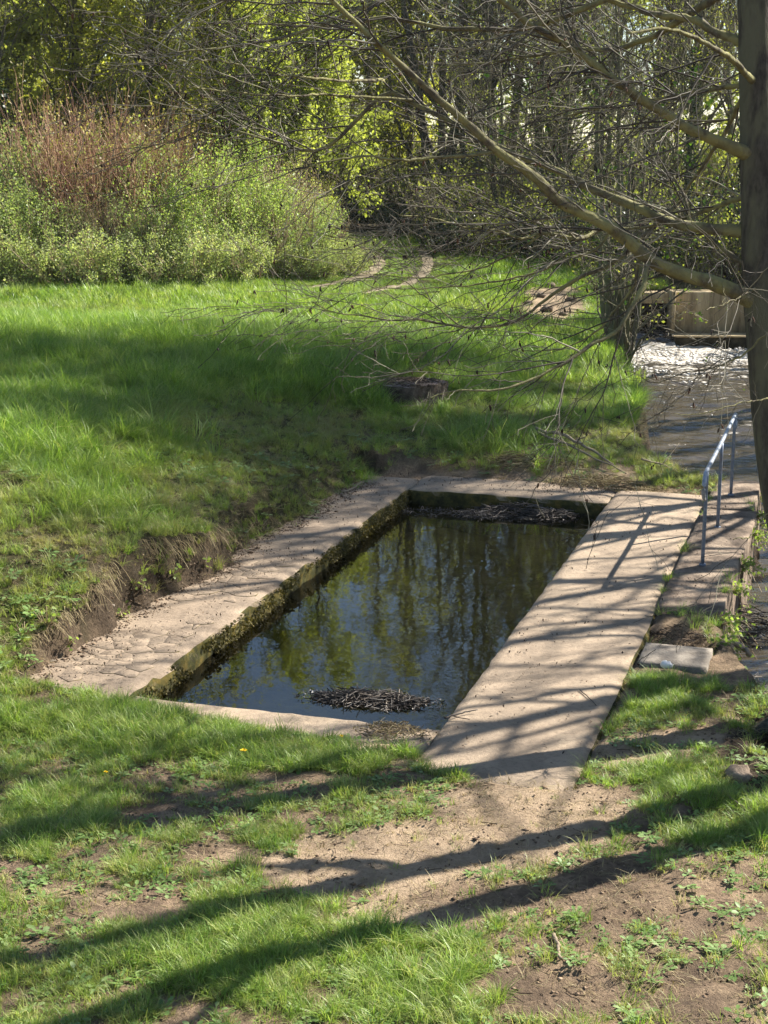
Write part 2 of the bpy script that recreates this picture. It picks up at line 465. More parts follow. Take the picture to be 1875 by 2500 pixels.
M['wet_wall'] = stone_mat('wet_mossy_stone', (0.012, 0.012, 0.008), (0.04, 0.036, 0.022), (0.10, 0.085, 0.055), 4.0)
M['wet_wood'] = stone_mat('wet_gate_wood', (0.012, 0.01, 0.008), (0.03, 0.024, 0.018), (0.07, 0.055, 0.04), 5.0)
M['stump_bark'] = stone_mat('stump_bark', (0.03, 0.022, 0.016), (0.08, 0.06, 0.045), (0.16, 0.125, 0.095), 9.0)
M['stump_top'] = stone_mat('stump_top', (0.09, 0.065, 0.055), (0.20, 0.15, 0.125), (0.30, 0.24, 0.2), 8.0)
M['pool_mud'] = stone_mat('pool_sediment', (0.07, 0.058, 0.022), (0.19, 0.15, 0.06), (0.32, 0.25, 0.115), 1.6, 0.02)
M['track'] = stone_mat('trodden_track', (0.11, 0.09, 0.055), (0.22, 0.175, 0.115), (0.32, 0.26, 0.18), 2.5, 0.02)

def metal_mat(name, base, flake):
    m, nt, out = new_mat(name); N = NT(nt)
    n1 = N.noise(26, 5, 0.7, N.pos()); n2 = N.noise(7, 3, 0.6, N.pos())
    c = N.mix(N.ramp(n1, [(0.5, (0, 0, 0)), (0.6, (1, 1, 1))]), base, flake)
    c = N.mix(N.math('MULTIPLY', N.ramp(n2, [(0.58, (0, 0, 0)), (0.7, (1, 1, 1))]), 0.5), c, (0.16, 0.09, 0.05))
    N.l(N.bsdf(c, 0.45, N.bump(n1, 0.2, 0.003), 0.5, 0.35), out.inputs[0])
    return m
M['post_paint'] = metal_mat('blue_grey_paint', (0.13, 0.155, 0.20), (0.2, 0.22, 0.25))
M['rail_paint'] = metal_mat('worn_galvanised', (0.30, 0.33, 0.37), (0.17, 0.2, 0.25))

def pool_water_mat():
    m, nt, out = new_mat('still_water'); N = NT(nt)
    mp = N.n('ShaderNodeMapping'); N.l(N.pos(), mp.inputs[0]); mp.inputs['Scale'].default_value = (1.0, 1.0, 1.0)
    h = N.math('ADD', N.noise(2.2, 3, 0.5, mp.outputs[0]), N.math('MULTIPLY', N.noise(11.0, 2, 0.5, mp.outputs[0]), 0.16))
    nrm = N.bump(h, 0.055, 0.03)
    gl = N.n('ShaderNodeBsdfGlossy'); gl.inputs['Roughness'].default_value = 0.012; gl.inputs['Color'].default_value = (1, 1, 1, 1)
    tr = N.n('ShaderNodeBsdfTransparent'); tr.inputs['Color'].default_value = (0.82, 0.76, 0.50, 1)
    fr = N.n('ShaderNodeFresnel'); fr.inputs['IOR'].default_value = 1.36
    N.l(nrm, gl.inputs['Normal']); N.l(nrm, fr.inputs['Normal'])
    x = N.n('ShaderNodeMixShader'); N.l(fr.outputs[0], x.inputs[0]); N.l(tr.outputs[0], x.inputs[1]); N.l(gl.outputs[0], x.inputs[2])
    N.l(x.outputs[0], out.inputs[0])
    return m
M['pool_water'] = pool_water_mat()

def river_mat():
    m, nt, out = new_mat('muddy_river_water'); N = NT(nt)
    p = N.pos()
    mp = N.n('ShaderNodeMapping'); N.l(p, mp.inputs[0]); mp.inputs['Scale'].default_value = (0.55, 1.3, 1.0)
    n1 = N.noise(4.0, 3, 0.5, mp.outputs[0], 0.8); n2 = N.noise(16.0, 3, 0.6, mp.outputs[0], 0.5)
    h = N.math('ADD', n1, N.math('MULTIPLY', n2, 0.25))
    nrm = N.bump(h, 1.0, 0.035)
    c = N.ramp(n1, [(0.3, (0.034, 0.028, 0.018)), (0.7, (0.075, 0.06, 0.04))])
    water = N.bsdf(c, 0.10, nrm, 0.75)
    foam_c = N.ramp(N.noise(12, 4, 0.7, p), [(0.35, (0.26, 0.21, 0.14)), (0.6, (0.60, 0.57, 0.51))])
    foam = N.bsdf(foam_c, 0.55, N.bump(N.noise(16, 4, 0.6, p), 0.5, 0.03), 0.4)
    fm = N.math('ADD', N.attr('foam'), N.math('MULTIPLY', N.math('SUBTRACT', N.noise(5, 6, 0.72, mp.outputs[0], 0.6), 0.5), 2.6))
    f = N.ramp(fm, [(0.46, (0, 0, 0)), (0.72, (1, 1, 1))])
    x = N.n('ShaderNodeMixShader'); N.l(f, x.inputs[0]); N.l(water, x.inputs[1]); N.l(foam, x.inputs[2]); N.l(x.outputs[0], out.inputs[0])
    return m
M['river'] = river_mat()
M['foam'] = plain_rand_mat('foam_flecks', [(0, (0.45, 0.4, 0.32)), (0.5, (0.66, 0.64, 0.6)), (1, (0.8, 0.8, 0.78))], 0.35, 0.5)
M['clod'] = plain_rand_mat('soil_clods', [(0, (0.06, 0.042, 0.03)), (0.6, (0.17, 0.118, 0.078)), (1, (0.33, 0.24, 0.16))], 0.95, 0.08)
M['petal'] = plain_rand_mat('dandelion_petals', [(0, (0.75, 0.5, 0.01)), (1, (0.85, 0.62, 0.02))], 0.6)
# ------------------------------------------------------------------ layout
PA = np.array([-1.93, 11.14])                      # near left corner of the pool
TH = math.radians(17.3)
UX = np.array([math.cos(TH), -math.sin(TH)]); VX = np.array([math.sin(TH), math.cos(TH)])
PU, PV = 2.47, 7.45                                # pool width and length
def uv_of(x, y):
    dx = np.asarray(x) - PA[0]; dy = np.asarray(y) - PA[1]
    return dx * UX[0] + dy * UX[1], dx * VX[0] + dy * VX[1]
def xy_of(u, v):
    u = np.asarray(u, float); v = np.asarray(v, float)
    return PA[0] + u * UX[0] + v * VX[0], PA[1] + u * UX[1] + v * VX[1]

XB = np.array([(-30, 14), (-5, 9.0), (4, 5.6), (8, 4.7), (9.4, 4.0), (10.2, 3.3), (11.2, 2.98), (12.5, 2.95), (13.1, 2.95), (15.7, 3.75), (18.2, 4.5), (18.7, 4.25),
               (19.1, 3.8), (20, 3.5), (21, 3.42), (22.3, 3.7), (23.3, 4.0), (27, 4.1), (31, 4.5), (36, 5.5), (38.2, 5.95), (40, 6.1), (90, 6.1)], float)
XR = np.array([(-30, 22), (0, 8.6), (20, 7.3), (24, 7.6), (33, 9.8), (38, 10.2), (90, 10.2)], float)
def bank_l(y): return np.interp(y, XB[:, 0], XB[:, 1]) + 0.10 * (vnoise(np.asarray(y) * 1.7, 0 * np.asarray(y), 5) - 0.5)
def bank_r(y): return np.interp(y, XR[:, 0], XR[:, 1])

# heights the turf follows, read off the slopes in the photograph
CTRL = np.array([
    (-14, 2, .5), (0, 0, .5), (0, 4, .16), (-4, 6, .15), (3, 6, .1), (-2, 8.5, .05), (0, 9, .03), (2, 9, .03), (3.3, 9.8, .03), (-3.4, 10.2, .06),
    (-2.7, 11.6, .18), (-3.0, 12.6, .52), (-2.4, 13.2, .55), (-1.9, 14.6, .46), (-1.2, 16.2, .32), (-.6, 17.8, .20), (.2, 19.1, .12), (1.5, 19.2, .10), (2.6, 18.8, .08), (3.7, 18.6, .02),
    (-4.5, 12.5, .85), (-4, 15, 1.0), (-3, 17, .9), (-6, 17, 1.0), (-8, 14, 1.1), (-2, 20, .9), (0, 21, .48), (1.5, 21, .35), (3, 20.5, .22), (3.2, 22.5, .28),
    (-4.5, 20.5, 1.12), (-3, 23, 1.22), (-6, 23, 1.35), (-9, 22, 1.4), (0, 23.5, .85), (2, 24, .55), (3.6, 24.5, .35), (3.7, 28, .35),
    (-6, 27.5, .92), (-3, 27.5, .9), (0, 28, .82), (2, 29, .6), (-10, 28, .95), (-6, 32, .95), (0, 33, .85), (2.5, 34, .6), (4, 33, .35), (4.5, 37, .55),
    (-8, 36, .95), (-2, 38, .95), (2, 40, .9), (6, 41, .7), (-16, 36, 1.0), (0, 50, 1.0), (10, 52, 1.0), (-15, 52, 1.1), (14, 40, .7), (12, 30, .5), (10.5, 20, .4), (10, 12, .4), (10, 2, .5),
    (30, 25, .6), (-30, 25, 1.3), (-40, 80, 1.5), (40, 80, 1.2), (0, 120, 1.4), (-30, 0, .8), (30, 0, .7), (0, -30, .7)], float)
def _tps():
    P2 = CTRL[:, :2]; n = len(P2)
    r = np.linalg.norm(P2[:, None] - P2[None], axis=2)
    K = r * r * np.log(r + 1e-9) + np.eye(n) * 0.25
    A = np.zeros((n + 3, n + 3)); A[:n, :n] = K; A[:n, n] = 1; A[:n, n + 1:] = P2
    A[n, :n] = 1; A[n + 1:, :n] = P2.T
    return np.linalg.solve(A, np.concatenate([CTRL[:, 2], np.zeros(3)]))
_W = _tps()
def turf_h(x, y):
    sh = np.shape(x); x = np.ravel(x).astype(float); y = np.ravel(y).astype(float)
    xx = np.clip(x, -60, 60); yy = np.clip(y, -40, 130)
    out = np.empty(len(x))
    for i in range(0, len(x), 20000):
        s = slice(i, i + 20000)
        r = np.hypot(xx[s, None] - CTRL[None, :, 0], yy[s, None] - CTRL[None, :, 1])
        out[s] = (r * r * np.log(r + 1e-9)) @ _W[:len(CTRL)] + _W[-3] + _W[-2] * xx[s] + _W[-1] * yy[s]
    return np.clip(out, -0.05, 3.0).reshape(sh)

def ledge_edge(v):
    """left border of the left ledge: bitten into by the crumbling bank"""
    v = np.asarray(v, float)
    return -0.80 - 0.34 * (vnoise(v * 0.9, v * 0 + 3.3, 21) - 0.5) - 0.16 * (vnoise(v * 3.1, v * 0 + 1.3, 22) - 0.5) + 0.34 * sstep(4.6, 6.8, v)
def front_edge(u):
    u = np.asarray(u, float)
    return -0.40 - 0.16 * (vnoise(u * 1.3, u * 0 + 7.7, 31) - 0.4) - 0.42 * sstep(2.2, 2.7, u) + 0.27 * sstep(1.0, -0.2, u)

def ground_z(x, y):
    x = np.asarray(x, float); y = np.asarray(y, float)
    u, v = uv_of(x, y)
    h = turf_h(x, y)
    near = sstep(60, 30, y)
    lump = (fbm(x * 1.1, y * 1.1, 3) - 0.5) * 0.16 * sstep(-0.9, -1.8, u) * near + (fbm(x * 4, y * 4, 4) - 0.5) * 0.05 * near
    fore = sstep(12, 10.5, y)
    lump = lump + fore * ((fbm(x * 2.2, y * 2.2, 9) - 0.5) * 0.07 + (fbm(x * 7, y * 7, 8, 3) - 0.5) * 0.075)
    z = h + lump
    # crumbling earth bank along the left ledge
    dl = ledge_edge(v) - u
    inb = (v > -0.25) & (v < 8.3)
    zl = -0.06 + (z + 0.06) * sstep(-0.01, 0.09 + 0.16 * vnoise(v * 2.2, u * 2.2, 41) ** 2 + .35 * sstep(3.6, 5.5, v), dl)
    z = np.where(inb & (u < 0.5), zl, z)
    # beneath the masonry
    far = 8.2 - 0.25 * (vnoise(u * 1.5, u * 0, 51) - 0.5)
    fr = front_edge(u)
    cover = (u >= 0) & (u < 4.15) & (v < far)
    t = sstep(fr - 0.10, fr + 0.02, v)
    zr = np.clip(z, 0.014, 0.06) * (1 - t) + (-0.06) * t
    tf = sstep(far - 0.02, far + 0.5, v)
    zr = zr * (1 - tf) + z * tf
    z = np.where((u >= 0) & (u < 3.6), np.where(v < 4, np.where(v < fr + 0.05, zr, -0.06), zr), z)
    z = np.where((u >= ledge_edge(np.minimum(v, 8.3)) - .05) & (u < 0) & (v > 7.0), (-0.06) * (1 - tf) + (h + lump) * tf, z)
    # small earth recess and coping zone right of the walkway
    z = np.where((u >= 3.6) & (u < 4.3) & (v > 3.3) & (v < 8.95), -0.3, z)
    z = np.where((u >= 3.6) & (u < 4.2) & (v > 1.7) & (v <= 3.3), -0.03 - 0.10 * sstep(2.2, 2.4, v) * sstep(2.9, 2.6, v) + .04 * sstep(2.7, 3.1, v) + (fbm(x * 6, y * 6, 43) - .5) * .09, z)
    # basin pit
    pit = (u > -0.2) & (u < PU + 0.2) & (v > -0.15) & (v < PV + 0.2)
    z = np.where(pit, -1.0, z)
    # hollow washed out below the alder roots
    z = z - 0.55 * np.exp(-((x - 2.98) / .30) ** 4 - ((y - 10.15) / .36) ** 4)
    # river bed
    dr = np.minimum(x - bank_l(y), bank_r(y) - x)
    bed = sstep(-0.06, 0.30, dr) * sstep(38.6, 38.2, y)
    z = z * (1 - bed) - 1.35 * bed
    return z

def px_mask(x, y, z, ells):
    """soft union of ellipses given in photograph pixels, laid out on the ground"""
    px, py = to_px(x, y, z)
    m = np.zeros(np.shape(px)); rag = (fbm(np.asarray(x) * 2.6, np.asarray(y) * 2.6, 191, 3) - .5) * .9
    for cx, cy, rx, ry in ells:
        d = np.hypot((px - cx) / rx, (py - cy) / ry) + rag
        m = np.maximum(m, sstep(1.25, 0.75, d))
    return m
BARE = [(1180, 2060, 300, 85), (1120, 2190, 240, 60), (1150, 1835, 330, 40), (1660, 1800, 130, 22), (1290, 1960, 260, 66), (930, 2110, 260, 75), (1010, 2240, 230, 36), (1500, 2170, 190, 95),
        (1330, 2420, 170, 60), (430, 1985, 140, 20), (330, 2225, 140, 30), (1700, 2420, 120, 70), (560, 2080, 90, 26), (760, 1900, 120, 16), (1560, 1850, 90, 22), (100, 2330, 60, 30),
        (1290, 1120, 110, 34), (1420, 1150, 140, 30), (1150, 1165, 260, 16), (760, 2440, 60, 40)]
LUSH = [(400, 1770, 420, 70), (800, 1850, 230, 40), (150, 2010, 130, 90), (620, 2330, 520, 110), (900, 2400, 330, 90), (1740, 1990, 190, 80), (1560, 1690, 190, 60), (1500, 1890, 190, 30), (1200, 1880, 200, 22)]

def fields(x, y, z):
    u, v = uv_of(x, y)
    bare = px_mask(x, y, z, BARE); lush = px_mask(x, y, z, LUSH)
    n = fbm(x * 1.6, y * 1.6, 61); n2 = fbm(x * 5, y * 5, 62, 3); n3 = vnoise(x * 11, y * 11, 63)
    dens = np.clip(0.50 + (n - 0.5) * 2.0 + (n2 - 0.5) * 2.2 + (n3 - .5) * .8 - 1.0 * bare + 0.55 * lush, 0, 1)
    px_, py_ = to_px(x, y, z)
    dens = np.clip(dens - .32 * sstep(1250, 1450, px_) * sstep(2020, 2120, py_) - .12 * sstep(1900, 1960, py_) * (1 - lush) + .16 * sstep(1000, 800, px_), 0, 1)
    left = sstep(0.03 - .09 * sstep(3.2, 4.6, v), 0.12 - .09 * sstep(3.2, 4.6, v), ledge_edge(v) - u + .10 * (n2 - .5)) * (v > -0.3) * (v < 8.3)
    left = np.maximum(left, .55 * (ledge_edge(v) - u > .0) * (v > -.3) * (v < 8.3) * (n2 > .48))
    left = np.maximum(left, sstep(.1, .3, ledge_edge(np.minimum(v, 8.3)) - u) * (v > 7.8))
    hump = np.clip(left + (v >= 8.25) * sstep(8.25, 8.75, v + 0.5 * (n2 - .5)), 0, 1)
    dens = np.where((v > -0.3) & (u < 3.0) | (v > 8.2), hump * np.clip(1.0 - 0.75 * bare, 0, 1) * np.clip(0.35 + 1.5 * n, 0.2, 1), dens)
    return dens, bare, lush, n, n2

# ------------------------------------------------------------------ ground sheet
def axis(parts):
    out = []
    for a, b, s in parts: out.append(np.arange(a, b, s))
    out.append([parts[-1][1]]); return np.concatenate(out)
gx = axis([(-400, -60, 34), (-60, -16, 4), (-16, -6.5, 0.5), (-6.5, 5.0, 0.062), (5.0, 12, 0.25), (12, 60, 4), (60, 400, 34)])
gy = axis([(-200, -10, 19), (-10, 4, 1.0), (4, 22, 0.062), (22, 42, 0.18), (42, 70, 0.8), (70, 130, 6), (130, 900, 55)])
X, Y = np.meshgrid(gx, gy)
Z = ground_z(X, Y)
dens, bare, lush, n_, n2_ = fields(X, Y, Z)
u_, v_ = uv_of(X, Y)
# ragged soil on the steep banks
steep = np.hypot(np.gradient(Z, axis=1) / np.maximum(np.gradient(X, axis=1), 1e-6), np.gradient(Z, axis=0) / np.maximum(np.gradient(Y, axis=0), 1e-6))
sb = sstep(0.7, 1.6, steep) * (Y < 45)
Xo = X + sb * (fbm(Y * 7, Z * 9, 71) - 0.5) * 0.16
Yo = Y + sb * (fbm(X * 7, Z * 9, 72) - 0.5) * 0.16
ny, nx = X.shape
idx = np.arange(nx * ny).reshape(ny, nx)
Q = np.stack([idx[:-1, :-1], idx[:-1, 1:], idx[1:, 1:], idx[1:, :-1]], -1).reshape(-1, 4)
me = mesh_np('ground', np.stack([Xo, Yo, Z], -1).reshape(-1, 3), Q, smooth=True)
turf = np.where(Y > 11, np.clip(dens * 0.95, 0, 1), np.clip((dens - 0.35) * 0.9, 0, 0.6))
turf = np.where(Y > 42, 0.8, turf) * (1 - 0.8 * ((u_ > 3.5) & (Y < 18.6)))
sandm = np.clip(px_mask(X, Y, Z, [(1200, 1840, 420, 45), (1600, 1240, 60, 30), (1380, 1130, 120, 40), (1290, 1965, 270, 66), (1150, 2070, 330, 90), (900, 2110, 260, 80), (1010, 2240, 230, 36), (1660, 1805, 150, 26), (1300, 1170, 260, 22), (1350, 740, 95, 62), (1000, 1780, 500, 30)]) * (0.35 + 0.8 * n_), 0, 1)
damp_shade = np.clip(sb * 0.55 + px_mask(X, Y, Z, [(1850, 1840, 80, 100), (1860, 1720, 60, 60)]) * 1.0 + sstep(-0.15, -0.5, Z) * 0.7  # damp earth; the shade of the root hollow is also painted into this mask
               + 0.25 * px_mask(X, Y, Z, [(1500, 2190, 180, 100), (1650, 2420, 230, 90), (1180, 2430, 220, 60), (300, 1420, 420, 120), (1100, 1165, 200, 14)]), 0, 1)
vattr(me, 'turf', turf.ravel()); vattr(me, 'sand', sandm.ravel()); vattr(me, 'damp_shade', damp_shade.ravel())
tag(link('ground', me, M['ground']), kind='structure')

# ------------------------------------------------------------------ dirt wheel tracks of the path
def strip(name, pxs, z, width, mat):
    pts = resample([on_z(px, py, z)[:2] for px, py in pxs], 60)
    t = norm(np.gradient(pts, axis=0)); nn = np.stack([-t[:, 1], t[:, 0]], 1)
    cols = []
    for k in np.linspace(-1, 1, 5):
        w = width * (0.5 + 0.12 * (vnoise(np.arange(60) * 0.3, np.full(60, k * 3 + 9), 81) - 0.5))
        p = pts + nn * (w * k)[:, None]
        zz = ground_z(p[:, 0], p[:, 1]) + 0.02 - 0.012 * abs(k)
        cols.append(np.column_stack([p, zz]))
    V = np.stack(cols, 1); i = np.arange(300).reshape(60, 5)
    Q = np.stack([i[:-1, :-1], i[1:, :-1], i[1:, 1:], i[:-1, 1:]], -1).reshape(-1, 4)
    if np.cross(V[1, 0] - V[0, 0], V[0, 1] - V[0, 0])[2] < 0: Q = Q[:, ::-1]
    tag(link(name, mesh_np(name, V.reshape(-1, 3), Q, smooth=True), mat), kind='structure')
    return pts
TRACKS = [strip('path', [(868, 604), (885, 615), (912, 631), (927, 648), (906, 665), (855, 682), (792, 697), (735, 706)], 0.93, 0.36, M['track']),
          strip('path', [(1015, 614), (1040, 632), (1042, 660), (1003, 686), (950, 703), (880, 720)], 0.88, 0.30, M['track'])]
def track_dist(x, y):
    d = np.full(np.shape(x), 1e9)
    for t in TRACKS:
        for p in t[::2]:
            d = np.minimum(d, np.hypot(x - p[0], y - p[1]))
    return d

# ------------------------------------------------------------------ wash pool masonry
pool = empty('wash_pool', (0, 0, 0))
tag(pool, 'sunken rectangular stone wash pool with concrete ledges beside the river', 'wash pool')

def slab(name, ufun, vr, z0, z1, mat, parent, res=0.07, side_rough=0.03, top_rough=0.012, dirt=0.5, seed=0, rows=7, edge=0.02):
    """masonry block: ufun(v) -> (u0, u1); uneven top, worn rounded arris, lumpy sides"""
    nv = max(int((vr[1] - vr[0]) / res), 2) + 1
    vs = np.linspace(vr[0], vr[1], nv)
    u0, u1 = ufun(vs)
    nu = max(int(np.max(u1 - u0) / res), 2) + 1
    s = np.linspace(0, 1, nu)
    U = u0[:, None] * (1 - s) + u1[:, None] * s
    Vv = np.repeat(vs[:, None], nu, 1)
    ed = np.zeros((nv, nu)); ed[0] = ed[-1] = 1; ed[:, 0] = ed[:, -1] = 1
    jit = (fbm(U * 5 + 3, Vv * 5, seed + 91) - 0.5)
    dU = np.zeros_like(U); dV = np.zeros_like(U)
    dU[:, -1] += jit[:, -1] * edge * 1.6; dU[:, 0] += jit[:, 0] * edge * 1.6
    dV[0] += jit[0] * edge * 1.6; dV[-1] += jit[-1] * edge * 1.6
    Zt = z1 + (fbm(U * 2.5, Vv * 2.5, seed + 92) - 0.5) * top_rough * 2 - ed * edge * (0.6 + 0.8 * vnoise(U * 6, Vv * 6, seed + 93))
    Ux, Vx = U + dU, Vv + dV
    i = np.arange(nu * nv).reshape(nv, nu)
    loop = np.concatenate([i[0, :-1], i[:-1, -1], i[-1, :0:-1], i[:0:-1, 0]])     # ccw seen from above (u right, v up)
    Vt = np.stack([Ux.ravel(), Vx.ravel(), Zt.ravel()], 1)
    Qs = [np.stack([i[:-1, :-1], i[:-1, 1:], i[1:, 1:], i[1:, :-1]], -1).reshape(-1, 4)]
    ring = Vt[loop]; c = np.array([U.mean(), Vv.mean()])
    nxt = np.roll(ring[:, :2], -1, 0) - np.roll(ring[:, :2], 1, 0)
    out = norm(np.stack([nxt[:, 1], -nxt[:, 0]], 1))
    prev = loop; allV = [Vt]; cnt = len(Vt); m = len(loop)
    per = np.cumsum(np.linalg.norm(np.diff(np.vstack([ring, ring[:1]]), axis=0), axis=1))
    for r in range(1, rows + 1):
        zz = z1 - edge - (z1 - edge - z0) * (r / rows) ** 1.6
        off = edge * 0.9 + (fbm(per * 4, np.full(m, zz * 7), seed + 94) - 0.5) * 2 * side_rough
        if r == rows: off = off * 0
        R = np.column_stack([ring[:, :2] + out * off[:, None], np.full(m, zz) + (0 if r == rows else (fbm(per * 3, per * 0 + r, seed + 95) - .5) * 0.02)])
        ids = cnt + np.arange(m); allV.append(R); cnt += m
        Qs.append(np.stack([prev, ids, np.roll(ids, -1), np.roll(prev, -1)], -1))
        prev = ids
    V = np.concatenate(allV); wx, wy = xy_of(V[:, 0], V[:, 1])
    me = mesh_np(name, np.column_stack([wx, wy, V[:, 2]]), np.concatenate(Qs), smooth=False)
    vattr(me, 'dirt', np.full(len(V), dirt))
    return link(name, me, mat, parent)

cst = lambda a, b: (lambda v: (np.full(np.shape(v), a), np.full(np.shape(v), b)))
slab('left_ledge', lambda v: (ledge_edge(v) - 0.2, 0 * v), (-0.36, 8.05), -1.1, 0.0, M['concrete'], pool, side_rough=0.045, top_rough=0.0015, dirt=0.85, seed=1, rows=9, edge=0.022)
slab('walkway', cst(PU, 3.57), (-1.0, 8.16), -1.1, 0.004, M['concrete'], pool, side_rough=0.02, top_rough=0.009, dirt=0.22, seed=2, edge=0.02)
slab('far_ledge', cst(0.012, PU - 0.012), (PV, 8.32), -1.1, -0.003, M['concrete'], pool, side_rough=0.04, top_rough=0.014, dirt=0.45, seed=3, edge=0.02)
slab('near_ledge', lambda v: (0 * v + 0.012, 0 * v + PU - 0.012), (-0.48, 0.0), -1.1, -0.015, M['concrete'], pool, side_rough=0.03, top_rough=0.016, dirt=0.2, seed=4, edge=0.035)
# coping blocks that carry the handrail, set end to end
cv = [3.25, 5.4, 7.3, 8.92]
for k in range(3):
    jj = 0.03 * math.sin(k * 2.3)
    slab('coping_stone', cst(3.585, 4.16 + jj), (cv[k] + 0.002, cv[k + 1] - 0.002), -1.3, 0.043 + 0.003 * math.sin(k * 1.7), M['coping'], pool,
         side_rough=0.03, top_rough=0.026, seed=10 + k, edge=0.006, rows=6, res=0.045)
slab('step_stone', cst(3.62, 4.17), (1.78, 2.3), -0.35, 0.018, M['stone'], pool, side_rough=0.008, top_rough=0.006, seed=20, edge=0.006, rows=4, res=0.05)
# pool floor, soft sediment
uu, vv = np.meshgrid(np.linspace(-0.05, PU + 0.05, 40), np.linspace(-0.05, PV + 0.05, 110))
zf = -0.66 + (fbm(uu * 1.4, vv * 1.4, 101) - 0.5) * 0.2 + (fbm(uu * 6, vv * 6, 102) - 0.5) * 0.05
zf = zf + 0.20 * sstep(PV - 1.0, PV, vv) * (0.3 + fbm(uu * 2, vv * 2, 103))
fx, fy = xy_of(uu, vv); i = np.arange(uu.size).reshape(uu.shape)
link('pool_floor', mesh_np('pool_floor', np.stack([fx, fy, zf], -1).reshape(-1, 3), np.stack([i[:-1, :-1], i[:-1, 1:], i[1:, 1:], i[1:, :-1]], -1).reshape(-1, 4), smooth=True), M['pool_mud'], pool)

# dried mud, cracked into plates, on the near half of the left ledge
def cracked_mud():
    rng = np.random.default_rng(17); mb = MB(); s = 0.17
    seeds = []
    for a in range(-2, 10):
        for b in range(-2, 42):
            seeds.append((-0.86 + a * s + (b % 2) * s * .5 + rng.uniform(-.47, .47) * s, 0.02 + b * s * 0.87 + rng.uniform(-.47, .47) * s))
    S = np.array(seeds)
    for p in S:
        if not (ledge_edge(p[1]) + 0.10 < p[0] < -0.15 and 0.1 < p[1] < 4.0): continue
        if fbm(p[0] * 2.2, p[1] * 1.1, 111) + 0.12 * sstep(3.2, 1.0, p[1]) < 0.55: continue
        poly = [np.array(q) for q in ((p[0] - .25, p[1] - .25), (p[0] + .25, p[1] - .25), (p[0] + .25, p[1] + .25), (p[0] - .25, p[1] + .25))]
        for q in S[np.hypot(*(S - p).T) < 0.42]:
            d = q - p; L = np.hypot(*d)
            if L < 1e-6: continue
            n = d / L; c = n @ ((p + q) / 2) - 0.0042 * max(0.0, math.sin((p[0] + q[0]) * 37.0 + (p[1] + q[1]) * 53.0)) ** 1.5
            new = []
            for j in range(len(poly)):
                a, b = poly[j], poly[(j + 1) % len(poly)]
                da, db = n @ a - c, n @ b - c
                if da <= 0: new.append(a)
                if da * db < 0: new.append(a + (b - a) * da / (da - db))
            poly = new
            if len(poly) < 3: break
        if len(poly) < 3: continue
        m = len(poly); tilt = np.zeros(2); zt = 0.0045
        top = []; bot = []; rim = []
        for q in poly:
            x, y = xy_of(*(p + (q - p) * 0.99)); top.append((x, y, zt))
            x, y = xy_of(*q); rim.append((x, y, zt - 0.0006)); bot.append((x, y, -0.02))
        cx, cy = xy_of(*p)
        V = top + rim + bot + [(cx, cy, zt)]
        Qd = [(m + j, m + (j + 1) % m, (j + 1) % m, j) for j in range(m)] + [(2 * m + j, 2 * m + (j + 1) % m, m + (j + 1) % m, m + j) for j in range(m)]
        mb.add(V, Qd, [(j, (j + 1) % m, 3 * m) for j in range(m)])
    o = mb.build('cracked_mud', M['concrete'], pool); vattr(o.data, 'dirt', np.full(len(o.data.vertices), .85)); tag(o, kind='stuff')
cracked_mud()

def moss_clumps():
    rng = np.random.default_rng(19); mb = MB(); k = 9000
    v = rng.uniform(0, PV, k); z = -0.02 - 0.24 * rng.random(k) ** .8; c = fbm(v * 2.2, z * 6, 115)
    keep = c > .44; v, z = v[keep], z[keep]; x, y = xy_of(0.02 + 0.05 * rng.random(len(v)) ** 2, v)
    leaves(mb, np.stack([x, y, z], 1), rng.uniform(.012, .04, len(v)), rng, .5, .7)
    tag(mb.build('moss', M['moss'], pool), kind='stuff')
moss_clumps()
# pool water
WZ = -0.19
nU, nV = 2, 2
x_, y_ = xy_of(np.array([-0.06, PU + 0.06, PU + 0.06, -0.06]), np.array([-0.06, -0.06, PV + 0.06, PV + 0.06]))
tag(link('pool_water', mesh_np('pool_water', np.column_stack([x_, y_, np.full(4, WZ)]), [(0, 1, 2, 3)]), M['pool_water']), kind='structure')

# ------------------------------------------------------------------ river
RZ = -0.75
rx = np.arange(2.2, 10.6, 0.07); ry = np.concatenate([np.arange(-6, 8, 0.5), np.arange(8, 24, 0.08), np.arange(24, 38.25, 0.06)])
RX, RY = np.meshgrid(rx, ry)
def river_z(x, y):
    z = RZ + (fbm(x * 1.3, y * 2.2, 121) - 0.5) * 0.10 + (fbm(x * 3.4, y * 6, 122, 3) - 0.5) * 0.05
    turb = np.maximum(sstep(32.6, 34.8, y), 0.3 * sstep(17, 24, y) * sstep(5.0, 6.2, x))
    z = z + turb * ((fbm(x * 1.8, y * 3.0, 123, 3) - 0.40) * 0.26)
    chute = sstep(36.3, 37.9, y) * (x < 7.06)
    return np.where(x < 7.1, z * (1 - chute) + chute * (-0.28 + (fbm(x * 3, y * 2, 124) - .5) * 0.05), z), chute
RZZ, chute = river_z(RX, RY)
foam = np.maximum(.86 * sstep(33.2, 35.2, RY), .30 * sstep(29, 34, RY) * sstep(5.0, 6.6, RX)) * (1 - 0.55 * chute) * (0.55 + 0.5 * fbm(RX * 1.2, RY * 1.2, 125)) + 0.25 * sstep(19, 26, RY) * sstep(4.8, 6.0, RX) * fbm(RX * 2, RY * 2, 126) \
       + 0.10 * fbm(RX * 1.5, RY * 0.8, 127) * sstep(14, 22, RY)
foam = np.where(RY > 36.9, foam * np.where(RX < 7.1, 0.35, 0.9), foam)
ny, nx = RX.shape; i = np.arange(nx * ny).reshape(ny, nx)
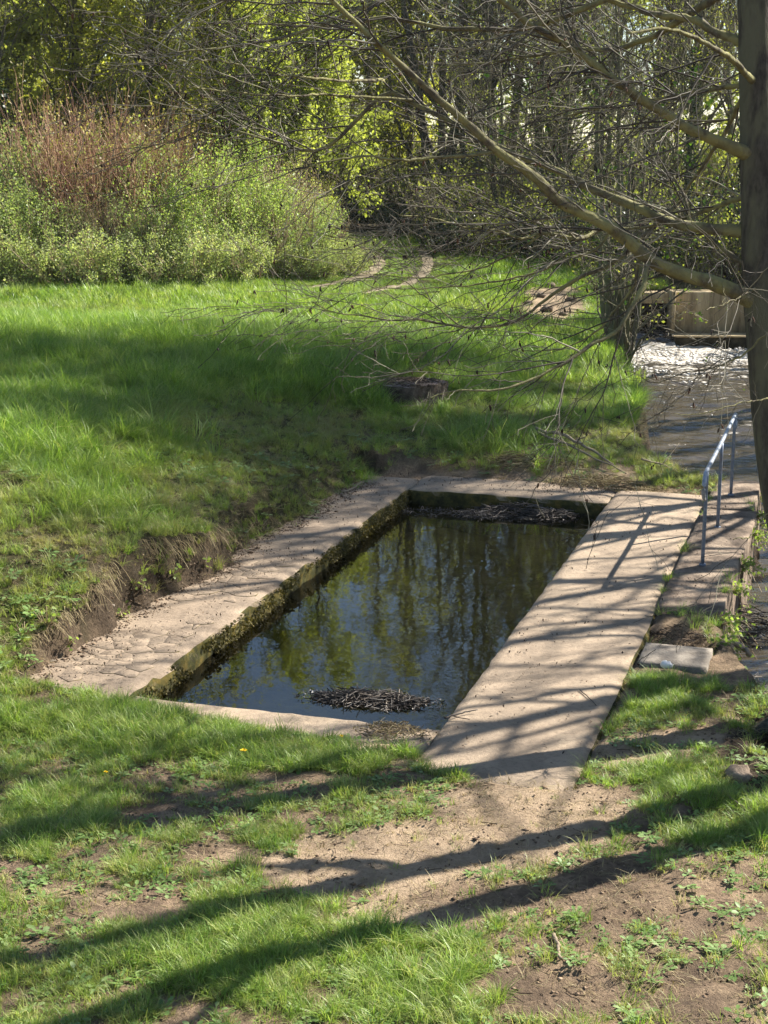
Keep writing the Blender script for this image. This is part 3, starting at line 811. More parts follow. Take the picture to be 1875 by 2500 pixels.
Q = np.stack([i[:-1, :-1], i[:-1, 1:], i[1:, 1:], i[1:, :-1]], -1).reshape(-1, 4)
cxy = np.stack([RX, RY], -1).reshape(-1, 2)[Q].mean(1)
Q = Q[(cxy[:, 0] > np.interp(cxy[:, 1], XB[:, 0], XB[:, 1]) - 0.45) & (cxy[:, 0] < bank_r(cxy[:, 1]) + 0.6)]
uq, vq = uv_of(cxy[:, 0], cxy[:, 1])
me = mesh_np('river_water', np.stack([RX, RY, RZZ], -1).reshape(-1, 3), Q, smooth=True)
vattr(me, 'foam', np.clip(foam, 0, 1).ravel())
tag(link('river_water', me, M['river']), kind='structure')
# foam flecks riding on the broken water
def foam_flecks():
    rng = np.random.default_rng(23); mb = MB(); k = 16000
    y = 14 + 23 * rng.random(k) ** 0.42; x = bank_l(y) + 0.1 + rng.random(k) * (bank_r(y) - bank_l(y) - 0.2)
    p = np.clip(0.9 * sstep(31.8, 35.2, y) + 0.10 * sstep(18, 26, y) * sstep(4.9, 6.0, x) + 0.008, 0, 1) * sstep(0.42, 0.6, fbm(x * 1.4, y * 1.1, 131))
    p = np.where((y > 36.6) & (x < 7.05), 0.1 * p, p)
    keep = rng.random(k) < .35 * p; x, y = x[keep], y[keep]
    s = rng.uniform(0.006, 0.03, len(x)) * (0.4 + 0.7 * sstep(26, 34, y))
    z = river_z(x, y)[0] + rng.uniform(0.0, 0.08, len(x)) ** 1.0 * sstep(32, 35, y)
    a = (1 + 5 ** .5) / 2
    O = np.array([(0, 0, 1), (1, 0, 0), (0, 1, 0), (-1, 0, 0), (0, -1, 0), (0, 0, -1)], float)
    T = np.array([(0, 1, 2), (0, 2, 3), (0, 3, 4), (0, 4, 1), (5, 2, 1), (5, 3, 2), (5, 4, 3), (5, 1, 4)])
    W = O[None] * (s[:, None, None] * rng.uniform(.6, 1.5, (len(x), 6, 1))) * np.array([1.7, 1.1, .6]) + np.stack([x, y, z], 1)[:, None]
    mb.add(W.reshape(-1, 3), None, (T[None] + 6 * np.arange(len(x))[:, None, None]).reshape(-1, 3))
    tag(mb.build('river_foam', M['foam'], smooth=True), 'white foam flecks on the broken river water', 'foam', kind='stuff')
foam_flecks()

# ------------------------------------------------------------------ sluice at the weir
sl = empty('sluice', (8.0, 38.0, RZ))
tag(sl, 'ochre concrete sluice wall with dark timber gate above the foaming weir', 'sluice')
def part(name, boxes, mat, parent, org=(8.0, 38.0, RZ)):
    mb = MB()
    for lo, hi in boxes: box(mb, np.array(lo) - org, np.array(hi) - org)
    o = mb.build(name, mat, parent)
    bv = o.modifiers.new('bevel', 'BEVEL'); bv.width = 0.02; bv.segments = 2
    return o
part('wall', [((7.1, 37.62, -0.43), (11.5, 38.4, 0.56))], M['ochre_wall'], sl)
part('foundation', [((7.02, 36.95, -1.5), (11.5, 37.615, -0.47))], M['wet_wall'], sl)
part('ledge', [((7.0, 36.9, -0.465), (11.5, 37.61, -0.425))], M['ochre_wall'], sl)
part('abutment', [((5.2, 37.6, -1.4), (5.98, 38.6, 0.52))], M['wet_wall'], sl)
part('pier', [((7.0, 37.3, -1.4), (7.095, 38.3, 0.6))], M['ochre_wall'], sl)
part('lintel', [((5.985, 37.7, 0.275), (6.995, 38.2, 0.54))], M['ochre_wall'], sl)
g = part('gate', [((5.99, 37.86, -1.2), (6.99, 37.92, 0.27))], M['wet_wood'], sl)
for z in (-0.22, -0.04, 0.14):
    part('gate_board', [((6.0, 37.82, z), (6.985, 37.857, z + 0.165))], M['wet_wood'], g)

# ------------------------------------------------------------------ handrail
hr = empty('handrail', (*xy_of(3.83, 6.4), 0.04))
tag(hr, 'blue-grey tubular steel handrail on three posts along the walkway edge', 'handrail')
def tube_part(name, pts, r, mat, parent, n=24, sides=12, org=None, r1=None, rough=0.0):
    P = resample(pts, n) - (np.array(org) if org is not None else 0)
    mb = MB(); tubes(mb, P, np.linspace(r, r if r1 is None else r1, n)[None], sides, cap=True, rough=rough, seed=n)
    return mb.build(name, mat, parent, smooth=True)
ho = np.array([*xy_of(3.83, 6.4), 0.04])
RAILZ = 1.0
for v in (4.78, 6.36, 8.02):
    x, y = xy_of(3.83, v)
    p = tube_part('post', [(x, y, 0.02), (x, y, 0.5), (x, y, RAILZ - 0.02)], 0.0185, M['post_paint'], hr, n=8, org=ho)
    tube_part('foot_plate', [(x, y, 0.035), (x, y, 0.062)], 0.035, M['post_paint'], p, n=3, org=ho)
def q3(v, z, du=0.0):
    x, y = xy_of(3.83 + du, v); return (x, y, z)
tube_part('rail', [q3(4.66, RAILZ - .26), q3(4.56, RAILZ - .20), q3(4.53, RAILZ - .1), q3(4.60, RAILZ - .02), q3(4.8, RAILZ + .005), q3(6, RAILZ), q3(7.9, RAILZ + .005), q3(8.12, RAILZ - .01), q3(8.19, RAILZ - .08), q3(8.13, RAILZ - .17)],
          0.0215, M['rail_paint'], hr, n=90, org=ho)
# ------------------------------------------------------------------ riverside alder (its limbs hang across the view)
def c1(X, Y): return (X / 1.7687, Y / 1.7687)
def c2(X, Y): return (938 + X / 1.7706, Y / 1.7706)
def c4(X, Y): return (938 + X / 1.7706, 600 + Y / 1.7706)
def c7(X, Y): return (750 + X / 2.37, 450 + Y / 2.37)
AY = 10.7
abase = on_y(1975, 1640, AY); abase[2] = -0.12
trunk_px = [(1990, 1690), (1955, 1480), (1925, 1300), (1903, 1187), (1882, 1017), (1864, 800), (1856, 678), (1850, 400), (1845, 150), (1843, 0), (1836, -300), (1842, -700), (1830, -1300), (1850, -1900)]
trunk_pts = [on_y(px, py, AY + 0.0004 * (1200 - py)) for px, py in trunk_px]
LIMBS = [  # pixels traced along the limb, depth where it leaves the trunk, depth at its tip, radius there, radius at tip
    ([c2(1640, 690), c2(1560, 655), c2(1450, 610), c2(1330, 565), c2(1210, 490), c2(1090, 415), c2(980, 330), c2(850, 240), c2(720, 160), c2(620, 110), c2(540, 40), c2(480, -10), c2(300, -150), c2(60, -330)], 10.7, 10.2, .043, .012),
    ([c2(1640, 1250), c2(1540, 1205), c2(1420, 1165), c2(1240, 1115), c2(1160, 1085), c2(1060, 1000), c2(1000, 950), c2(900, 900), c2(780, 855), c2(690, 780), c2(600, 710), c2(500, 650), c2(400, 560), c2(280, 460), c2(180, 370), c2(110, 310), c2(10, 220), c1(1640, 195), c1(1530, 90), c1(1430, 0), c1(1300, -140)], 10.7, 9.4, .056, .011),
    ([c2(1640, 925), c2(1540, 920), c2(1400, 910), c2(1270, 895), c2(1150, 855), c2(1000, 800), c2(880, 755), c2(780, 700), c2(650, 655), c2(500, 600), c2(410, 545), c2(300, 500), c2(130, 430), c2(0, 400), c1(1400, 640), c1(1200, 612), c1(1000, 560), c1(850, 530)], 10.8, 12.2, .040, .006),
    ([c2(1640, 800), c2(1560, 820), c2(1450, 865), c2(1350, 920), c2(1250, 945), c2(1100, 985), c2(900, 1000)], 10.7, 11.8, .022, .005),
    ([c2(1640, 130), c2(1540, 110), c2(1430, 80), c2(1350, 50), c2(1150, 35), c2(1080, 20), c2(900, -30), c2(700, -60)], 10.8, 11.6, .034, .012),
    ([c2(1640, 300), c2(1590, 270), c2(1500, 220), c2(1420, 180), c2(1300, 150), c2(1200, 135), c2(1050, 140)], 10.6, 9.6, .026, .007),
    ([c2(1640, -130), c2(1420, 10), c2(1270, 100), c2(1150, 160), c2(1000, 210), c2(850, 215), c2(700, 235), c2(500, 262), c2(250, 290)], 11.0, 13.2, .034, .006),
    ([c2(1640, 330), c2(1350, 370), c2(1200, 410), c2(1090, 430), c2(850, 470), c2(600, 560)], 10.9, 12.4, .02, .004),
    ([c2(1600, 400), c2(1540, 470), c2(1480, 580), c2(1380, 730), c2(1270, 880), c2(1180, 1000)], 10.9, 12.6, .022, .008),
    ([c2(1640, 1180), c2(1500, 1110), c2(1400, 1020), c2(1330, 950), c2(1300, 850), c2(1250, 760)], 10.8, 11.6, .024, .008),
    ([c2(1640, -300), c2(1300, -120), c2(1000, -10), c2(800, 70), c2(640, 125), c2(480, 130), c2(300, 125), c2(120, 90), c2(0, 75), c1(1500, 110), c1(1200, 105), c1(900, 100)], 10.9, 12.0, .032, .006),
    ([c2(1640, -420), c2(1100, -260), c2(600, -130), c2(200, -60), c1(1600, 20), c1(1350, 120), c1(1100, 190), c1(850, 215), c1(700, 240)], 10.8, 10.2, .034, .005),
    ([c2(1640, -560), c2(900, -420), c2(300, -300), c1(1500, -180), c1(1100, -60), c1(900, 30), c1(720, 130), c1(600, 230)], 10.9, 11.4, .034, .005),
]
SIDE = [  # limbs that fork from other limbs
    ([c2(1165, 1095), c2(1130, 1180), c4(1120, 170), c4(1060, 270), c4(1000, 370), c4(900, 430), c4(800, 490), c4(700, 540), c4(600, 590), c4(500, 620), c4(300, 635), c4(170, 665)], 10.35, 9.7, .02, .004),
    ([c2(1100, 1030), c2(1100, 1110), c4(1060, 190), c4(980, 300), c4(900, 380), c4(760, 440), c4(600, 455)], 10.35, 10.9, .012, .003),
    ([c2(1000, 955), c2(900, 1020), c2(830, 1045), c2(700, 1020), c2(600, 1040), c2(480, 1000), c2(350, 990), c2(210, 950), c2(60, 930)], 10.25, 10.8, .019, .004),
    ([c2(1270, 880), c4(1000, 60), c4(850, 140), c4(700, 230), c4(600, 300), c4(490, 345), c4(350, 350), c4(200, 330), c7(640, 780), c7(440, 770), c7(300, 745), c7(150, 730), c7(30, 680)], 11.4, 12.2, .021, .004),
    ([c2(470, 655), c2(350, 672), c2(200, 682), c2(100, 692), c2(0, 680), c1(1500, 690), c1(1300, 735), c1(1120, 800)], 9.95, 9.4, .013, .003),
    ([c2(130, 430), c1(1480, 405), c1(1300, 410), c1(1100, 400), c1(950, 385), c1(820, 372)], 11.2, 10.2, .012, .004),
    ([c1(1659, 345), c1(1500, 345), c1(1300, 330), c1(1100, 290), c1(900, 270), c1(760, 262)], 9.8, 9.3, .013, .003),
    ([c4(350, 350), c7(560, 560), c7(440, 600), c7(300, 540)], 11.9, 12.6, .007, .002),
    ([c2(1000, 955), c2(920, 1080), c2(780, 1120), c2(620, 1190), c2(400, 1240), c2(200, 1250), c2(0, 1245)], 10.3, 11.6, .012, .003),
    ([c2(680, 1010), c2(560, 1100), c2(380, 1170), c2(240, 1190), c7(400, 520), c7(300, 510)], 10.5, 11.2, .009, .002),
    ([c4(1659, 165), c4(1550, 205), c4(1480, 240), c4(1390, 275)], 10.4, 10.0, .009, .003),
    ([c4(1659, 380), c4(1540, 480), c4(1420, 530), c4(1300, 560), c4(1180, 600), c4(1060, 540)], 10.6, 10.9, .008, .002),
    ([c4(1659, 660), c4(1560, 670), c4(1400, 715), c4(1250, 725)], 10.5, 10.1, .006, .002),
    ([(1900, 1235), (1862, 1262), (1840, 1290), (1815, 1310), (1790, 1318)], 10.6, 10.2, .007, .003),
    ([c2(1440, 1020), c2(1455, 1130), c2(1462, 1230), c2(1470, 1330)], 10.6, 10.4, .005, .002),
]
def to_world(pxs, ya, yb, n, wob, rng):
    ys = np.linspace(ya, yb, len(pxs))
    p = resample([on_y(px, py, y) for (px, py), y in zip(pxs, ys)], n)
    w = np.cumsum(rng.normal(size=(n, 3)) * wob, 0); w -= np.linspace(0, 1, n)[:, None] * w[-1]
    return p + w
rngA = np.random.default_rng(41)
ald = empty('alder_tree', tuple(abase))
tag(ald, 'mature alder at the river edge whose long lichened limbs hang over the pool', 'tree')
TP = resample(trunk_pts, 40)
tr_r = np.interp(TP[:, 2], [-.3, 0.0, .4, 1.2, 3.5, 8, 16], [.27, .21, .16, .14, .128, .10, .03])
mb = MB(); tubes(mb, TP - abase, tr_r[None], 14, cap=True, rough=0.05, seed=1)
mb.build('trunk', M['bark_trunk'], ald, smooth=True)
LP, LR = [], []
for pxs, ya, yb, r0, r1 in LIMBS + SIDE:
    if len(LP) < len(LIMBS): ya = AY + 0.0004 * (1200 - pxs[0][1])
    else:
        allp = np.concatenate(LP); qx, qy = to_px(allp[:, 0], allp[:, 1], allp[:, 2]); jj = int(np.argmin(np.hypot(qx - pxs[0][0], qy - pxs[0][1])))
        if np.hypot(qx[jj] - pxs[0][0], qy[jj] - pxs[0][1]) < 40: ya = float(allp[jj, 1])
    p = to_world(pxs, ya, yb, 44, 0.004, rngA)
    if len(LP) < len(LIMBS):      # root the limb in the middle of the trunk
        j = int(np.argmin(np.abs(TP[:, 2] - p[0, 2]))); p = p + (TP[j] - p[0]) * (np.linspace(1, 0, 44)[:, None] ** 2)
    s = np.linspace(0, 1, 44); r = (r0 + (r1 - r0) * s ** 0.85) * (1 + (.45 * np.exp(-s * 22) if len(LP) < len(LIMBS) else 0))
    LP.append(p); LR.append(r)
    mb = MB(); tubes(mb, (p - abase)[None], r[None], 9, cap=True, rough=0.15, seed=len(LP))
    mb.build('limb', M['bark_alder'], ald, smooth=True)
LP = np.array(LP); LR = np.array(LR)
# upper crown, above the picture but in the pool's reflection
def crown_above(rng):
    P, R = spawn(rng, TP[None, 22:], tr_r[None, 22:], 26, 20, (1.6, 3.4), (0.9, 1.4), (-.05, 0, .25), .05, .5, .15, .03, (0, 0, .1), (.05, 1))
    return P, R
UP, UR = crown_above(rngA)
for k in range(len(UP)):
    mb = MB(); tubes(mb, (UP[k] - abase)[None], UR[k][None], 6, cap=True); mb.build('limb', M['bark_alder'], ald, smooth=True)
mbT = MB()
S1, R1 = spawn(rngA, LP, LR, 300, 12, (.4, 1.7), (.4, 1.15), (-.40, 0, -.05), .0075, .55, .28, .026, (-.05, 0, -.06), (.10, 1.0))
S1b, R1b = spawn(rngA, LP, LR, 130, 8, (.12, .45), (.6, 1.4), (-.1, 0, .1), .005, .5, .4, .05, (0, 0, .0), (.05, 1.0))
S1c, R1c = spawn(rngA, UP, UR, 240, 8, (.5, 1.3), (.5, 1.2), (0, 0, .1), .009, .55, .3, .04, (0, 0, 0), (.2, 1.0))
tubes(mbT, S1 - abase, R1, 5); tubes(mbT, S1b - abase, R1b, 4); tubes(mbT, S1c - abase, R1c, 4)
S2, R2 = spawn(rngA, S1, R1, 1600, 8, (.15, .7), (.35, .9), (-.2, 0, -.05), .0032, .6, .45, .038, (0, 0, -.03), (.12, 1.0))
S2c, R2c = spawn(rngA, S1c, R1c, 1100, 5, (.2, .5), (.5, 1.1), (0, 0, .1), .0042, .6, .5, .06, (0, 0, 0), (.12, 1.0))
tubes(mbT, S2 - abase, np.maximum(R2, .0021), 4); tubes(mbT, S2c - abase, R2c, 3)
S3, R3 = spawn(rngA, S2, R2, 2600, 4, (.05, .24), (.5, 1.1), (-.1, 0, .0), .0022, .75, .6, .07, (0, 0, 0), (.15, 1.0))
tubes(mbT, S3 - abase, np.maximum(R3, .0016), 3)
tag(mbT.build('twigs', M['bark_twig'], ald), kind='stuff')
# young leaves at the twig ends, dangling dead catkins and woody cones
mbL = MB()
tips = np.concatenate([S2[:, -1], S3[:, -1]]); tips = tips[rngA.random(len(tips)) < 0.42]
leaves(mbL, tips + rngA.normal(size=tips.shape) * .006, rngA.uniform(.012, .034, len(tips)), rngA, 0.4, 0.8)
big = np.concatenate([S1[:, 5], S1[:, -1], S2[:, -1]]); big = big[rngA.random(len(big)) < 0.075]
for _ in range(3):
    leaves(mbL, big + rngA.normal(size=big.shape) * .025, rngA.uniform(.035, .07, len(big)), rngA, 0.5, 0.85)
tag(mbL.build('young_leaves', M['leaf_alder'], ald), kind='stuff')
mbC = MB()
ct = np.concatenate([S2[:, -1], S2[:, 4], S3[:, -1]]); ct = ct[rngA.random(len(ct)) < 0.065]
k = len(ct)
for rep in range(2):
    L = rngA.uniform(.012, .055, k) * (1 if rep == 0 else 0.7)
    st = ct + rngA.normal(size=ct.shape) * .008 * (rep + .4)
    dirn = norm(np.array([0, 0, -1.0]) + rngA.normal(size=(k, 3)) * .28)
    s = np.linspace(0, 1, 5)
    P = st[:, None] + dirn[:, None] * (L[:, None] * s[None])[..., None]
    rr = np.array([.25, .9, 1, .85, .2])[None] * rngA.uniform(.0045, .0085, k)[:, None]
    tubes(mbC, P - abase, rr, 5)
tag(mbC.build('cones', M['cone'], ald), kind='stuff')
# roots gripping the bank
for a, L in ((3.6, .8), (4.4, .9), (2.9, .75), (5.2, .6), (2.2, .7)):
    d = np.array([math.cos(a), math.sin(a), 0])
    p = resample([abase + (0, 0, .25), abase + d * .22 + (0, 0, .12), abase + d * .5 * L + (0, 0, .05), abase + d * L + (.05, .03, -.06), abase + d * L * 1.2 + (.1, 0, -.2)], 16)
    mb = MB(); tubes(mb, (p - abase)[None], np.linspace(.075, .02, 16)[None], 8, cap=True, rough=.12, seed=int(a * 10)); mb.build('root', M['bark_trunk'], ald, smooth=True)

# ------------------------------------------------------------------ generic trees and shrubs
def make_tree(seed, h, r, limb_n, sub_n, twig_n, leaf_n, leaf_size, leafmat, cs=0.25, spread=0.42, stems=1, lean=0.06, name='tree', barkmat=None, twigmat=None,
              ivy=0.0, leafpart='foliage', twig_r=.007, upang=(.5, 1.0)):
    rng = np.random.default_rng(seed)
    root = empty(name)
    P = []
    for s in range(stems):
        a = rng.uniform(0, 6.28); lv = lean * (1 if stems == 1 else 2.2)
        d = np.array([math.cos(a) * lv, math.sin(a) * lv, 1.0]); hh = h * (1 if s == 0 else rng.uniform(.65, .95))
        off = np.array([math.cos(a), math.sin(a), 0]) * (0 if stems == 1 else r * 1.3)
        p = off + d * np.linspace(-0.25, hh, 14)[:, None]
        w = np.cumsum(rng.normal(size=(14, 3)) * [.05, .05, 0], 0) * h / 12; w -= w[:1]
        P.append(p + w)
    P = np.array(P); t = np.linspace(0, 1, 14)
    R = np.repeat((r * (1 - t) ** 0.8 + .012)[None], stems, 0); R[:, 0] *= 1.35; R[:, 1] *= 1.08
    for s in range(stems):
        mb = MB(); tubes(mb, P[s], R[s][None], 9, cap=True, rough=.06, seed=seed + s); mb.build('trunk', barkmat or M['bark_wood'], root, smooth=True)
    L1, r1 = spawn(rng, P, R, limb_n, 9, (h * spread * .55, h * spread), upang, (0, 0, .28), .07, .5, .2, .05, (0, 0, .12), (cs, .97))
    L2, r2 = spawn(rng, L1, r1, sub_n, 7, (h * .06, h * .15), (.4, 1.0), (0, 0, .12), .02, .55, .3, .05, (0, 0, .05), (.2, 1.0))
    L3, r3 = spawn(rng, np.concatenate([L2]), r2, twig_n, 5, (h * .025, h * .07), (.4, 1.0), (0, 0, .1), twig_r, .7, .5, .07, (0, 0, 0), (.15, 1.0))
    mb = MB(); tubes(mb, L1, r1, 6); tubes(mb, L2, r2, 4); mb.build('branches', barkmat or M['bark_wood'], root, smooth=True)
    mb = MB(); tubes(mb, L3, np.maximum(r3, twig_r * .6), 3); tag(mb.build('twigs', twigmat or M['twig_wood'], root), kind='stuff')
    if leaf_n:
        src = L3.reshape(-1, 3); c = src[rng.integers(0, len(src), leaf_n)] + rng.normal(size=(leaf_n, 3)) * h * .011
        keep = fbm(c[:, 0] * 1.1 + c[:, 2] * .7, c[:, 1] * 1.1 + c[:, 2] * .8, seed, 2) > 0.40
        c = c[keep]
        mb = MB(); leaves(mb, c, rng.uniform(.6, 1.3, len(c)) * leaf_size, rng, 0.3, .7)
        tag(mb.build(leafpart, leafmat, root), kind='stuff')
    if ivy > 0:
        k = int(2200 * ivy); zz = rng.random(k) ** 1.2 * h * .75; pi = rng.integers(0, stems, k); a = rng.uniform(0, 6.28, k)
        f = np.clip(zz / h * 13, 0, 12.99); i0 = f.astype(int); cc = P[pi, i0] + (P[pi, i0 + 1] - P[pi, i0]) * (f - i0)[:, None]
        rad = R[pi, i0] + rng.random(k) ** 2 * (.32 + .15 * np.sin(zz * 3))
        c = cc + np.stack([np.cos(a) * rad, np.sin(a) * rad, 0 * a], 1)
        mb = MB(); leaves(mb, c, rng.uniform(.07, .14, k), rng, .2, .9); tag(mb.build('ivy', M['leaf_ivy'], root), kind='stuff')
    return root

def place(proto, x, y, rz, sc, label, cat, group, first, name=None, z=None):
    o = proto if first else copy_tree(proto)
    zz = float(ground_z(np.array([x]), np.array([y]))[0]) if z is None else z
    o.location = (x, y, zz); o.rotation_euler = (0, 0, rz); o.scale = (sc, sc, sc * (1 + 0.08 * math.sin(x * 3 + y)))
    return tag(o, label, cat, group)

rngB = np.random.default_rng(55)
def scatter(protos, spots, labels, cat, group):
    """spots: (x, y, variant, scale)"""
    used = {}
    for x, y, k, sc in (sorted(spots, key=lambda q: -q[0]) if '{o}' in labels[0] else spots):
        n = used.get(k, 0)
        place(protos[k], x, y, rngB.uniform(0, 6.28), sc, labels[k].replace('{o}', ORD[min(n, 11)]), cat, group, n == 0); used[k] = n + 1

# wood on both sides of the sluice and behind the path
wood = [make_tree(201, 13, .15, 26, 190, 1100, 2600, .085, M['leaf_olive'], .22, .34, name='woodland_tree'),
        make_tree(202, 14, .17, 24, 150, 800, 700, .075, M['leaf_lime'], .30, .30, name='bare_tree'),
        make_tree(203, 12, .12, 26, 190, 1100, 1800, .08, M['leaf_olive'], .12, .36, stems=3, name='multi_stem_tree'),
        make_tree(204, 13, .16, 24, 180, 1000, 1500, .085, M['leaf_yellow'], .25, .34, ivy=1.0, name='ivy_clad_tree')]
wood_lab = ['slender woodland tree with olive spring leaves behind the sluice and path', 'nearly bare woodland tree with thin straight trunk beyond the grass path',
            'woodland tree dividing into three stems low down beside the stream', 'woodland tree with dark ivy climbing its trunk']
spots = [(3.6, 47, 2, .60), (5.2, 45.5, 1, .55), (6.9, 44, 1, .55), (8.8, 46, 3, .62), (10.8, 44, 1, .85), (12.9, 46, 2, .9), (15, 43.5, 0, 1.0),
         (2.8, 52, 3, .62), (4.8, 51, 0, .62), (7.0, 50.5, 1, .62), (9.3, 52, 2, .72), (11.8, 51, 3, .85), (14.3, 52, 1, .95), (16.8, 48, 2, 1.0),
         (3.2, 56.5, 0, 1.32), (5.6, 56, 2, 1.4), (8.0, 57, 0, 1.3), (4.6, 60, 1, 1.3), (6.9, 61, 3, 1.3), (2.2, 58.5, 2, 1.38), (4.3, 57.6, 0, 1.3), (6.8, 58.4, 2, 1.4), (9.6, 58, 2, 1.4), (11, 57, 0, 1.3), (1.2, 60.5, 0, 1.2), (11.2, 60, 1, .9), (14.4, 61, 3, .9), (17.6, 59, 0, 1.0),
         (4, 70, 0, .95), (8, 71, 1, 1.0), (12, 70, 2, 1.2), (16, 71, 0, 1.2), (20, 66, 1, 1.2)]
scatter(wood, spots, wood_lab, 'tree', 'trees of the wood beyond the weir')
# the right bank of the river, mostly beyond the edge of the picture: these trees throw the shade on pool and turf
bank_protos = [make_tree(211, 12, .14, 24, 160, 1000, 3600, .10, M['leaf_olive'], .45, .30, name='bank_tree'),
               make_tree(212, 13, .13, 22, 150, 900, 2600, .10, M['leaf_olive'], .50, .28, name='bank_tree')]
bank_protos.append(make_tree(213, 12, .15, 22, 45, 90, 150, .07, M['leaf_olive'], .25, .34, name='bank_tree'))
bank_protos.append(make_tree(214, 14, .17, 30, 220, 1200, 9000, .13, M['leaf_olive'], .55, .28, ivy=1.2, name='bank_tree'))
bank_lab = ['tall slim tree on the far river bank with low sparse branches', 'tall slim tree on the far river bank with a high thin crown', 'nearly bare tree with a stout trunk on the far river bank', 'tall ivy-clad tree with a dense high crown on the far river bank']
scatter(bank_protos, [(8.3, 14.4, 2, .9), (8.7, 16.6, 2, .95), (8.2, 18.6, 2, 1.0), (9.4, 15.4, 2, 1.0), (9.9, 17.9, 2, .95), (8.9, 19.9, 2, .9), (9.3, 22.0, 1, 1.0), (9.0, 25.6, 3, .85), (9.5, 28.9, 3, 1.0), (11.2, 26.4, 3, .95), (11.6, 31.0, 1, 1.05), (12.6, 28.6, 3, 1.0), (12.4, 36.0, 0, .9), (13.5, 25, 1, 1.0)],
        bank_lab, 'tree', 'trees along the far river bank')
# two young alders next to the big one, just outside the picture: their trunks throw the two near stripes of shade
near_p = make_tree(221, 8.5, .16, 12, 50, 200, 150, .05, M['leaf_alder'], .5, .25, lean=.02, name='young_alder', barkmat=M['bark_trunk'])
for k, (x, y, s) in enumerate([(4.15, 10.25, 1.0), (3.75, 9.35, .95)]):
    place(near_p, x, y, k * 2.2, s, 'young slim alder on the near river bank beside the mature alder', 'tree', 'young alders on the near bank', k == 0, z=-0.1)
# stem clump on the left bank by the weir
clump = make_tree(231, 7.5, .075, 22, 120, 520, 420, .07, M['leaf_olive'], .22, .26, stems=6, lean=.03, name='alder_clump')
place(clump, 4.55, 29.6, 0.4, 1.0, 'clump of six thin alder stems leaning over the weir', 'tree', None, True)
clump2 = make_tree(232, 6.5, .06, 20, 110, 480, 420, .07, M['leaf_olive'], .2, .26, stems=4, lean=.05, name='alder_clump')
place(clump2, 5.1, 33.2, 1.4, 1.0, 'smaller alder clump on the sandy bank beside the weir', 'tree', None, True)

# leafy spring trees behind the hedge
leafy = [make_tree(241, 12.5, .17, 34, 300, 1500, 20000, .14, M['leaf_yellow'], .05, .36, name='spring_tree'),
         make_tree(242, 12, .16, 34, 300, 1500, 27000, .14, M['leaf_olive'], .05, .38, name='spring_tree'),
         make_tree(243, 11.5, .14, 34, 280, 1300, 36000, .13, M['leaf_lime'], .04, .28, name='spring_tree')]
leafy_lab = ['{o} yellow-green leafy tree behind the hedge counted from the path', '{o} dull olive leafy tree behind the hedge counted from the path',
             '{o} bright lime-green tree behind the hedge counted from the path']
scatter(leafy, [(-1.9, 45.5, 2, .78), (-3.4, 43.8, 2, .74), (-4.6, 45.5, 0, .82), (-6.8, 44.5, 0, .9), (-9.0, 45.0, 0, 1.0), (-11.6, 45, 1, 1.05),
                (-4.9, 51, 0, .72), (-7.8, 52, 0, .78), (-11, 52, 0, .85), (-14.5, 53, 1, 1.0), (-2.5, 54, 0, .72), (-6, 58, 0, .85), (-10, 59, 0, .95), (-15, 61, 0, 1.25), (.6, 62, 0, .95), (-3.0, 66, 0, 1.2), (-.4, 67, 0, 1.28)],
        leafy_lab, 'tree', 'leafy trees behind the hedge')
ivyt = make_tree(251, 13, .22, 24, 160, 800, 1500, .1, M['leaf_olive'], .3, .28, ivy=3.0, name='ivy_tree')
place(ivyt, -10.0, 41.3, .3, 1.0, 'dark tree smothered in ivy rising over the left end of the hedge', 'tree', None, True)

# ------------------------------------------------------------------ hedge of shrubs
def make_shrub(seed, h, w, stems, twig_n, leaf_n, leaf_size, leafmat, twigmat, name, twig_r=.008, up=.9, base_leaf=0.0, fold=.10):
    rng = np.random.default_rng(seed); root = empty(name)
    a = rng.uniform(0, 6.28, stems); rr = np.sqrt(rng.random(stems)) * w * .55
    b = np.stack([np.cos(a) * rr, np.sin(a) * rr, np.full(stems, -.1)], 1)
    hh = h * rng.uniform(.55, 1.0, stems) * (1 - .35 * (rr / w) ** 2)
    out = np.stack([np.cos(a) * rr * .7, np.sin(a) * rr * .7, hh * up], 1) + rng.normal(size=(stems, 3)) * [.25, .25, 0]
    s = np.linspace(0, 1, 8)
    P = b[:, None] + out[:, None] * s[None, :, None] + (np.cumsum(rng.normal(size=(stems, 8, 3)) * .05, 1)) * s[None, :, None]
    R = np.repeat((.016 * (1 - s) + .004)[None], stems, 0)
    mb = MB(); tubes(mb, P, R, 4); mb.build('stems', twigmat, root)
    L, r = spawn(rng, P, R, twig_n, 5, (h * .10, h * .30), (.25, .9), (0, 0, .35), twig_r, .7, .45, .06, (0, 0, .1), (.12, 1.0))
    mb = MB(); tubes(mb, L, np.maximum(r, twig_r * .5), 3); tag(mb.build('twigs', twigmat, root), kind='stuff')
    src = np.concatenate([L.reshape(-1, 3), P[:, 2:].reshape(-1, 3)])
    c = src[rng.integers(0, len(src), leaf_n)] + rng.normal(size=(leaf_n, 3)) * [fold, fold, fold * .9]
    f = fbm(c[:, 0] * 2.3 + c[:, 2] * 1.3, c[:, 1] * 2.3 - c[:, 2] * 1.7, seed, 2)
    c = c[(f > .36) & (fbm(c[:, 0] * 5 + c[:, 2] * 2.1, c[:, 1] * 5 - c[:, 2] * 4.3, seed + 5, 2) > .42)]; c[:, 2] = np.maximum(c[:, 2], .02)
    mb = MB(); leaves(mb, c, rng.uniform(.6, 1.35, len(c)) * leaf_size, rng, .35, .66); tag(mb.build('leaves', leafmat, root), kind='stuff')
    return root
